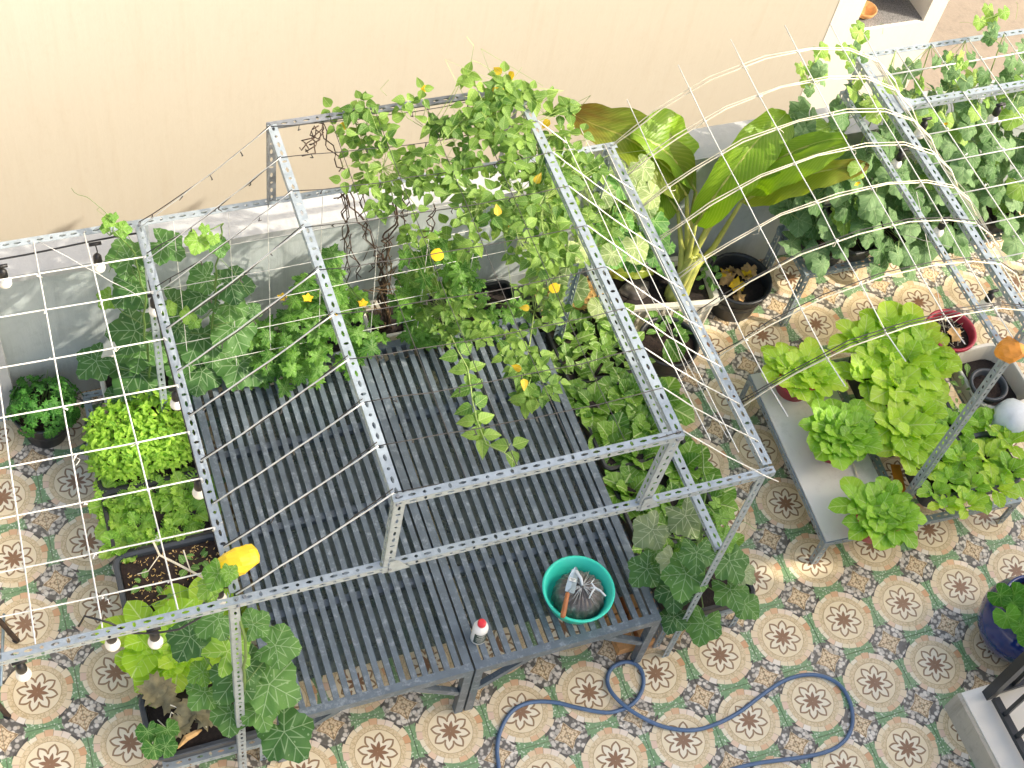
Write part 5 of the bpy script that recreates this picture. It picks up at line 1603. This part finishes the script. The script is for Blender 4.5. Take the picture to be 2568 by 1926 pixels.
PZ = .287
for (px, py), lab in (((2008, 930), 'red pot of mustard greens at the rear corner of the white board'), ((2105, 1085), 'red pot of mustard greens in the middle of the white board'), ((2205, 1285), 'red pot of mustard greens at the front of the white board')):
    p = at(px, py, .47)
    round_pot('red_pot', lab, 'pot', p.x, p.y, .145, .105, PZ, .20, 'red', soil='soil_dark', fill=.03)
    key = 'lettuce_deep' if py > 1000 else 'lettuce'
    lab2 = {930: 'mustard greens crowding the rear red pot', 1085: 'mustard greens crowding the middle red pot', 1285: 'mustard greens crowding the front red pot'}[py]
    greens(p.x, p.y, .465, [(0, 0, 1.15), (.09, .05, .9), (-.08, .06, .95), (.05, -.09, 1.0), (-.07, -.06, .9), (.1, -.05, .85)], key, lab2 + ' on the white board', lab2, .18, 12)
tray('planter_tray', 'long black tray of tall yellow green mustard behind the white board', 'planter', 1.22, 1.10, .235, .33, .282, .18, 'black', soil='soil_dark', ang=math.radians(-2.6))
TG = [(2180, 830, 1.3), (2245, 800, 1.3), (2300, 815, 1.2), (2350, 850, 1.15), (2215, 880, 1.25), (2290, 880, 1.3), (2360, 905, 1.0), (2190, 920, 1.0), (2265, 940, 1.2), (2330, 960, .9), (2260, 1040, 1.2), (2310, 1070, 1.15), (2330, 1010, .9), (2280, 1100, .8)]
for px, py, s in TG:
    p = at(px, py, .58)
    plant_of('mustard_plant', 'tall yellow green mustard in the long black tray behind the pots', 'mustard greens', (p.x, p.y, .45), 10, .185 * s, 'lettuce', 'tall mustard greens in the long black tray', up1=.4, inner=.5)
for px, py, s in ((2432, 945, .6), (2418, 970, .5), (2392, 1030, .4), (2405, 1015, .35)):
    p = at(px, py, .46); plant_of('seedling', 'little green seedling on bare soil beside the tall mustard', 'seedling', (p.x, p.y, .44), 6, .13 * s, 'bok', 'little seedlings beside the tall mustard', up1=.4)
tray('planter_tray', 'charcoal tray of mustard greens on the front right of the low stand', 'planter', 1.34, .565, .31, .17, .282, .17, 'planter', soil='soil_dark', ang=math.radians(-2.6), r=.05, lip=.018)
for px, py, s in ((2345, 1090, .8), (2400, 1050, .95), (2445, 1040, .9), (2500, 1050, 1.), (2545, 1090, 1.0), (2370, 1130, .9), (2430, 1130, 1.), (2490, 1130, 1.), (2548, 1165, 1.), (2400, 1190, .85), (2455, 1200, .95), (2510, 1205, .9), (2358, 1215, .75), (2380, 1245, .6), (2440, 1250, .8), (2330, 1160, .7)):
    p = at(px, py, .53)
    plant_of('mustard_plant', 'young mustard green in the charcoal tray at the stand front', 'mustard greens', (p.x, p.y, .44), 8, .15 * s, 'lettuce_deep' if random.random() < .5 else 'lettuce', 'young mustard greens in the charcoal front tray', up1=.4, inner=.55)
p = at(2420, 872, .42)
round_pot('red_pot', 'bright red pot of dry roots behind the tall mustard greens', 'pot', 1.74, 1.46, .155, .11, .286, .20, 'red', soil='soil', fill=.06)
mb = MB()
for k in range(26):
    q = Vector((1.74 + rnd(-.1, .1), 1.46 + rnd(-.1, .1), .44)); mb.tube([q, q + rv(.05) + Vector((0, 0, .03)), q + rv(.09) + Vector((0, 0, .015))], .002, 3)
o = mb.build('dry_roots', M['cord_tan']); tag(o, 'tangle of dry roots in the bright red pot', 'roots', kind='stuff')
me = polar_mesh('dead_leaf', palm_outline(5, .2, .15, 26, .5, 1.), (0, 0), (.5, 1.), lambda x, y, q: .12 * math.sin(8 * x) * math.cos(7 * y) - .2 * x * x, M['husk'])
t = thing('dead_leaf', 'curled tan dead leaf on the bright red pot', 'leaf', at(2395, 838, .48)); put('leaf', me, t, frame_of(at(2395, 838, .48), Vector((0, -.2, 1)), (1, .3, 0), .11))
# clutter at the picture edge
tray('grey_basin', 'grey plastic basin with blue white rim beside the long black tray', 'basin', 1.86, 1.10, .19, .22, .286, .16, 'white_plastic', soil='soil_dark', r=.1, fill=.12)
round_pot('round_pot', 'charcoal pot lying next to the long black tray', 'pot', 1.76, 1.02, .11, .09, .40, .10, 'planter')
mb = MB(); c_ = at(2545, 1045, .48)
mb.loft([[c_ + Vector((math.cos(t_) * r_ * (1 + .18 * math.sin(5 * t_ + z_ * 30)), math.sin(t_) * r_, z_)) for t_ in [i * 2 * PI / 20 for i in range(20)]] for r_, z_ in ((.10, -.12), (.13, -.04), (.115, .03), (.07, .07), (.02, .08))], cap0=True, cap1=True)
o = mb.build('plastic_bag', M['white_bag'], smooth=True); tag(o, 'crumpled whitish plastic bag at the right edge of the low stand', 'bag')
mb = MB(); a = at(2080, 985, .30); b_ = at(2168, 1255, .30); mb.tube([a, a.lerp(b_, .5) + Vector((.01, 0, .003)), b_], .005, 6)
o = mb.build('bamboo_stick', M['cord_tan']); tag(o, 'thin bamboo stick lying on the white board', 'stick')
mb = MB(); mb.bar(at(2245, 1165, .285), at(2262, 1240, .285), .06, .004); o = mb.build('orange_leaf', M['orange_leaf']); tag(o, 'orange dead leaf between white board and charcoal tray', 'leaf')

# blue pot with pennywort
bx, by = 1.31, -.37
t = round_pot('blue_pot', 'glossy dark blue glazed pot by the black railing', 'pot', bx, by, .19, .14, .005, .42, 'blue_glaze', soil='soil_dark', mid=((.12, .19), (.35, .24), (.6, .255), (.8, .235)), n=44, fill=.05)
pw = thing('pennywort_plant', 'round leaved pennywort hanging over the blue glazed pot', 'plant', (bx, by, .38))
pp = []
for px, py, s in ((2508, 1492, .13), (2545, 1490, .13), (2540, 1512, .11), (2525, 1545, .14), (2560, 1570, .1), (2566, 1520, .11), (2575, 1600, .1), (2590, 1540, .12), (2600, 1490, .12)):
    p = at(px, py, .50); pp.append(p); add_leaf(pw, 'penny', p, s * 1.1, to_cam(p) + rv(.2), Vector((rnd(-.6, .6), -1, -.2)))
stems_to(pw, pp, [(bx, by, .38)], 'stem', .003, frac=1.)

# ================================================================== THINGS ON THE BENCH
tz = BH + .001
bc = at(1446, 1490, BH + .06)
bn = thing('basin', 'round teal plastic basin on the right bench', 'basin', (bc.x, bc.y, tz))
mb = MB(); n_ = 48
mb.loft([ring(bc.x, bc.y, r_, tz + z_, n_) for r_, z_ in ((.135, .0), (.15, .01), (.178, .115), (.19, .118), (.192, .124), (.186, .128), (.176, .124), (.146, .018), (.13, .008))], cap0=True, cap1=True)
mb.build('bowl', M['teal'], bn, smooth=True)
bg = thing('soil_bag', 'clear plastic bag of dark soil tied with a knot in the basin', 'bag', (bc.x, bc.y, tz + .01))
mb = MB(); loops = []
for f in (1., 1.02, .95, .8, .6, .4, .22, .1, .05):
    z_ = {1.: .012, 1.02: .05, .95: .085, .8: .108, .6: .12, .4: .128, .22: .134, .1: .142, .05: .15}[f]
    loops.append([Vector((bc.x + .012 + math.cos(t_) * .135 * f * (1 + .035 * math.sin(19 * t_ + 3 * f) + .02 * math.sin(7 * t_)), bc.y - .005 + math.sin(t_) * .13 * f * (1 + .035 * math.sin(19 * t_ + 3 * f)), tz + z_ + .006 * math.sin(23 * t_) * (1 - abs(f - .6)))) for t_ in [i * 2 * PI / 72 for i in range(72)]])
mb.loft(loops, cap1=True); mb.build('body', M['clear_bag'], bg, smooth=True)
mb = MB(); K = Vector((bc.x + .015, bc.y + .0, tz + .152))
for k in range(26):
    a = rnd(0, 6.28); l_ = rnd(.06, .12)
    d = Vector((math.cos(a), math.sin(a), 0))
    mb.tube([K - Vector((0, 0, .006)), K + d * .03 + Vector((0, 0, -.006)), K + d * l_ + Vector((0, 0, -.012 - l_ * .16))], [.004, .0028, .001], 4)
mb.build('pleats', M['film'], bg, smooth=True)
mb = MB()
mb.tube([K, K + Vector((0, .03, .02)), K + Vector((-.004, .075, .01)), K + Vector((-.02, .10, -.01))], [.007, .009, .011, .005], 6)
mb.tube([K + Vector((.04, -.02, -.006)), K + Vector((.06, -.03, 0)), K + Vector((.085, -.05, -.01)), K + Vector((.10, -.085, -.01))], [.004, .006, .006, .005], 6)
mb.tube([K + Vector((.06, -.03, 0)), K + Vector((.035, -.05, .0)), K + Vector((.01, -.075, -.01))], [.005, .005, .003], 6)
mb.tube([K + Vector((.06, -.03, 0)), K + Vector((.05, .0, .004)), K + Vector((.075, .02, -.004))], [.005, .004, .003], 6)
mb.build('knot', M['white_bag'], bg, smooth=True)
tw = thing('trowel', 'small pointed trowel with wooden handle resting in the basin', 'trowel', (bc.x - .03, bc.y, tz + .15))
A = at(1444, 1422, BH + .16); Bp = at(1428, 1486, BH + .175); H0 = at(1424, 1486, BH + .178); H1 = at(1411, 1548, BH + .165)
d = (A - Bp); ln = d.length; d.normalize(); s_ = d.cross(UZ).normalized(); nn = s_.cross(d)
mb = MB()
prof2 = [(0., .024), (.15, .026), (.55, .024), (.85, .014), (1., .003)]
top = []; bot = []
for f, w_ in prof2:
    for sg in (-1, 0, 1):
        p = Bp + d * (ln * f) + s_ * (w_ * sg) + nn * (.004 * abs(sg)); top.append(p); bot.append(p - nn * .0025)
vs = top + bot; fs = []
for i in range(len(prof2) - 1):
    for k in range(2):
        a = i * 3 + k; fs.append((a, a + 1, a + 4, a + 3)); q = a + 15; fs.append((q + 3, q + 4, q + 1, q))
    fs.append((i * 3, i * 3 + 3, i * 3 + 18, i * 3 + 15)); fs.append((i * 3 + 2, i * 3 + 17, i * 3 + 20, i * 3 + 5))
fs.append((0, 15, 16, 1)); fs.append((1, 16, 17, 2))
mb.add(vs, fs); mb.build('blade', M['steel'], tw)
mb = MB(); mb.tube([Bp + d * .02 + nn * .004, Bp + nn * .012, H0], [.004, .005, .006], 6); mb.build('tang', M['steel'], tw, smooth=True)
mb = MB(); hd = (H1 - H0); mb.tube([H0, H0 + hd * .04, H0 + hd * .2, H0 + hd * .6, H0 + hd * .93, H1], [.008, .0115, .0115, .0135, .0145, .011], 10); mb.build('handle', M['wood'], tw, smooth=True)
mb = MB(); q = Bp + d * (ln * .48) + nn * .0048
mb.add([q + s_ * -.018 - d * .011, q + s_ * .018 - d * .011, q + s_ * .018 + d * .011, q + s_ * -.018 + d * .011], [(0, 1, 2, 3)]); mb.build('price_label', M['print'], tw)
mb = MB()
for k in range(3):
    q2 = q + nn * .0006 + d * (.005 - .005 * k); mb.add([q2 - s_ * (.013 - .003 * k) - d * .001, q2 + s_ * (.013 - .004 * k) - d * .001, q2 + s_ * (.013 - .004 * k) + d * .001, q2 - s_ * (.013 - .003 * k) + d * .001], [(0, 1, 2, 3)])
mb.build('label_print', M['black'], tw)

bo = at(1200, 1606, BH)
bt = thing('bottle', 'white plastic bottle with red cap standing on the bench', 'bottle', (bo.x, bo.y + .01, tz))
bx_, by_ = bo.x, bo.y + .012
mb = MB(); mb.loft([ring(bx_, by_, r_, tz + z_, 28) for r_, z_ in ((.034, .0), (.039, .004), (.040, .02), (.0395, .13), (.037, .145), (.028, .158), (.02, .165), (.018, .17))], cap0=True, cap1=True); mb.build('body', M['bottle'], bt, smooth=True)
mb = MB(); mb.loft([ring(bx_, by_, r_, tz + z_, 24) for r_, z_ in ((.0215, .166), (.022, .168), (.022, .186), (.020, .190), (.008, .191))], cap0=True, cap1=True); mb.build('cap', M['red_cap'], bt, smooth=True)
fa = math.atan2(CAM_C.y - by_, CAM_C.x - bx_) + .45
def band(z0, z1, a0, a1, r_, m, name, par):
    mb = MB(); k = 14; lp = [[Vector((bx_ + math.cos(a0 + (a1 - a0) * i / k) * r_, by_ + math.sin(a0 + (a1 - a0) * i / k) * r_, z)) for i in range(k + 1)] for z in (z0, z1)]
    mb.add(lp[0] + lp[1], [(i, i + 1, k + 2 + i, k + 1 + i) for i in range(k)]); return mb.build(name, m, par, smooth=True)
lb = band(tz + .022, tz + .118, fa - .95, fa + .95, .0408, M['bottle_label'], 'label', bt)
for z0, w_ in ((.104, .6), (.094, .35), (.082, .7), (.076, .7), (.070, .6), (.060, .72), (.054, .55), (.044, .66), (.036, .4)):
    band(tz + z0, tz + z0 + (.005 if z0 > .09 else .0022), fa - w_ , fa + w_ * .8, .0411, M['print'], 'print_line', lb)

# hose lying on the tiles
hp = [(1250, 1960), (1250, 1926), (1246, 1880), (1256, 1830), (1285, 1785), (1330, 1764), (1390, 1764), (1450, 1778), (1510, 1789), (1545, 1786), (1585, 1768), (1608, 1735), (1612, 1700), (1598, 1672), (1568, 1662), (1535, 1676), (1522, 1706), (1530, 1740), (1560, 1772), (1600, 1800), (1660, 1824), (1730, 1834), (1790, 1820), (1850, 1790), (1910, 1745), (1960, 1712), (2010, 1696), (2060, 1698), (2105, 1722), (2130, 1765), (2136, 1815), (2120, 1855), (2085, 1882), (2030, 1898), (1960, 1908), (1900, 1916), (1840, 1930), (1780, 1950), (1720, 1975)]
hz = [at(px, py, .0) + Vector((0, 0, .015 + (.016 if 17 <= i <= 19 else 0))) for i, (px, py) in enumerate(hp)]
sm = []
for i in range(len(hz) - 1):
    p0, p1, p2, p3 = hz[max(i - 1, 0)], hz[i], hz[i + 1], hz[min(i + 2, len(hz) - 1)]
    for k in range(5):
        f = k / 5; sm.append(.5 * ((2 * p1) + (p2 - p0) * f + (2 * p0 - 5 * p1 + 4 * p2 - p3) * f * f + (3 * p1 - p0 - 3 * p2 + p3) * f ** 3))
mb = MB(); mb.tube(sm, .0115, 10); o = mb.build('garden_hose', M['hose'], smooth=True); tag(o, 'blue garden hose looping over the patterned tiles', 'hose')

# coloured plastic wrapped over frame corners
def wrap(p, s, m, lab, name, d=(1, .2, .3)):
    p = Vector(p); mb = MB(); d = Vector(d).normalized(); a = d.orthogonal().normalized(); b_ = d.cross(a)
    loops = []
    for r_, q in ((.25, -1.), (.62, -.7), (.95, -.2), (1.0, .25), (.85, .7), (.7, .95), (.3, 1.05)):
        loops.append([p + d * (q * s[0]) + (a * math.cos(t_) * s[1] + b_ * math.sin(t_) * s[1]) * r_ * (1 + .09 * math.sin(5 * t_ + q * 4) + rnd(-.04, .04)) for t_ in [i * 2 * PI / 18 for i in range(18)]])
    mb.loft(loops, cap0=True, cap1=True)
    o = mb.build(name, M[m], smooth=False); tag(o, lab, 'plastic wrap')


wrap(at(586, 1412, ZL + .02), (.10, .055), 'yellow_bag', 'yellow plastic wrapped over the end of the left trellis rail', 'yellow_wrap', (1, .15, .1))
wrap(at(2530, 878, Z1 + .02), (.07, .065), 'orange_bag', 'orange plastic wrapped over the right trellis post corner', 'orange_wrap', (.6, -.3, .6))

# ================================================================== STRING-LIGHT BULBS
def festoon(label, cable, bulbs, r=.0045):
    t = thing('string_lights', label, 'string lights', cable[0])
    if len(cable) > 1:
        mb = MB(); mb.tube(cable, r, 6); mb.build('cable', M['rubber'], t, smooth=True)
    for top, drop in bulbs:
        top = Vector(top)
        mb = MB(); b_ = top - Vector((0, 0, drop)); 
        mb.tube([top, top.lerp(b_, .5) + rv(.006), b_], .003, 5)
        mb.tube([b_ + Vector((0, 0, .012)), b_, b_ - Vector((0, 0, .008)), b_ - Vector((0, 0, .045)), b_ - Vector((0, 0, .05))], [.008, .016, .02, .021, .018], 12)
        mb.tube([top + Vector((-.028, 0, 0)), top + Vector((.028, 0, 0))], .009, 6)
        so_ = mb.build('socket', M['rubber'], t, smooth=True)
        mb = MB(); c_ = b_ - Vector((0, 0, .05))
        mb.loft([ring(c_.x, c_.y, r_, c_.z - z_, 16) for r_, z_ in ((.015, .0), (.019, .008), (.028, .022), (.031, .036), (.029, .049), (.02, .06), (.008, .065))], cap0=True, cap1=True)
        mb.build('bulb', M['bulb'], so_, smooth=True)


yy = YB - .02
festoon('black string light cable with white bulbs under the left rear beam', [Vector((x, yy, ZL - .035 - .012 * math.sin((x + 5) * 6))) for x in [-4.6 + .1 * k for k in range(16)]], [((-3.29, yy, ZL - .05), .085), ((at(3, 668, 1.98)), .03)])
festoon('three string light bulbs along the left trellis side rail', [Vector((XL + .0, 1.75 - .1 * k, ZL - .03)) for k in range(15)], [(at(385, 740, ZL - .05), .03), (at(440, 975, ZL - .05), .03), (at(497, 1200, ZL - .05), .03), (at(548, 1470, ZL - .05), .03)])
fc = [at(197, 1571, ZL - .02), at(212, 1545, ZL + .03), at(240, 1552, ZL + .04), at(275, 1562, ZL + .02), at(330, 1588, ZL - .06), at(390, 1588, ZL - .05), at(450, 1578, ZL - .06), at(500, 1550, ZL - .04), at(545, 1505, ZL - .02)]
festoon('front string light cable with bulbs hanging below the front beam', fc, [(at(385, 1578, ZL - .05), .03), (at(277, 1590, ZL - .05), .005), (at(48, 1660, ZL - .05), .03)])
mb = MB()
festoon('string light bulbs hanging under the cucumber trellis beams', [Vector((1.0, 2.0, Z2 - .06)), Vector((1.0, 1.5, Z2 - .04)), Vector((.99, .6, Z2 - .04))], [(at(2325, 298, 2.0), .03), (at(2510, 262, 2.0), .03), (at(2266, 375, 1.75), .03), (at(2372, 548, 1.6), .03), (at(2492, 730, 1.75), .03)])
# tripod legs of a chair at the left picture edge
ch_ = thing('folding_stool', 'brown tubular legs of a stool at the left picture edge', 'stool', at(0, 1700, 0))
for a, b_ in (((-60, 1490, .45), (44, 1608, .01)), ((-70, 1690, .4), (22, 1798, .01))):
    mb = MB(); mb.tube([at(*a), at(*b_)], .014, 8); mb.build('leg', M['dry_dark'], ch_, smooth=True)
    mb = MB(); q = at(*b_); mb.tube([q + Vector((-.012, .006, .02)), q], .0165, 8); mb.build('foot', M['rubber'], ch_, smooth=True)
mb = MB(); mb.tube([at(10, 1540, .03), at(2, 1720, .03)], .008, 6); mb.build('brace', M['steel'], ch_, smooth=True)
mb = MB(); c_ = at(-90, 1600, .45); mb.box(c_, (.3, .3, .02)); mb.build('seat', M['dry_dark'], ch_)

# ------------------------------------------------------------------ alike plants: say where each one stands
ORD = ['leftmost', 'second from left', 'third from left', 'fourth from left', 'fifth from left', 'sixth from left', 'seventh from left']


def place_labels(group, stem, rows=('front', 'middle', 'back')):
    it = [o for o in SC.objects if o.parent is None and o.get('group') == group]
    it.sort(key=lambda o: o.location.y)
    n = len(it); k = len(rows)
    for r in range(k):
        part = it[r * n // k:(r + 1) * n // k]
        part.sort(key=lambda o: o.location.x)
        for i, o in enumerate(part):
            o['label'] = '%s, %s%s' % (stem, (rows[r] + ' row, ') if rows[r] else '', ORD[i] if len(part) > 1 else 'on its own')


place_labels('curly lettuces in the left tray', 'frilly lettuce below the basil')
place_labels('sprouts in the brown soil tray', 'sprout in the brown soil tray', ('front', 'back'))
place_labels('mustard greens left of the benches', 'big mustard green by the front left bulbs', ('front', 'back'))
place_labels('young bok choy in the rear right tray', 'spoon leaved bok choy right of the benches', ('front', 'second', 'third', 'back'))
place_labels('Chinese cabbages right of the bench', 'loose Chinese cabbage right of the bench', ('front', 'middle', 'back'))
place_labels('cabbages behind the front right pumpkin', 'heading cabbage behind the front right pumpkin', ('front', 'back'))
place_labels('small cabbages among the pumpkin leaves', 'small cabbage among front right pumpkin leaves', ('front', 'back'))
place_labels('sprouts in the black pot before the trough', 'sprout in the black pot before the trough', ('front', 'back'))
place_labels('cucumber vines on the right trellis', 'cucumber vine climbing the right trellis', ('',))
place_labels('cucumber shoots at the trellis edge', 'cucumber shoot at the right trellis edge', ('front', 'middle', 'back'))
for kk in ('rear', 'middle', 'front'):
    place_labels('mustard greens crowding the %s red pot' % kk, 'mustard green in the %s red pot' % kk, ('near', 'far'))
place_labels('tall mustard greens in the long black tray', 'tall yellow green mustard in the long tray', ('front', 'second', 'third', 'back'))
place_labels('young mustard greens in the charcoal front tray', 'young mustard in the charcoal tray', ('front', 'second', 'third', 'back'))
place_labels('little seedlings beside the tall mustard', 'little seedling beside the tall mustard', ('front', 'back'))
place_labels('bricks under the right bench', 'orange brick under the right bench', ('front', 'middle', 'back'))
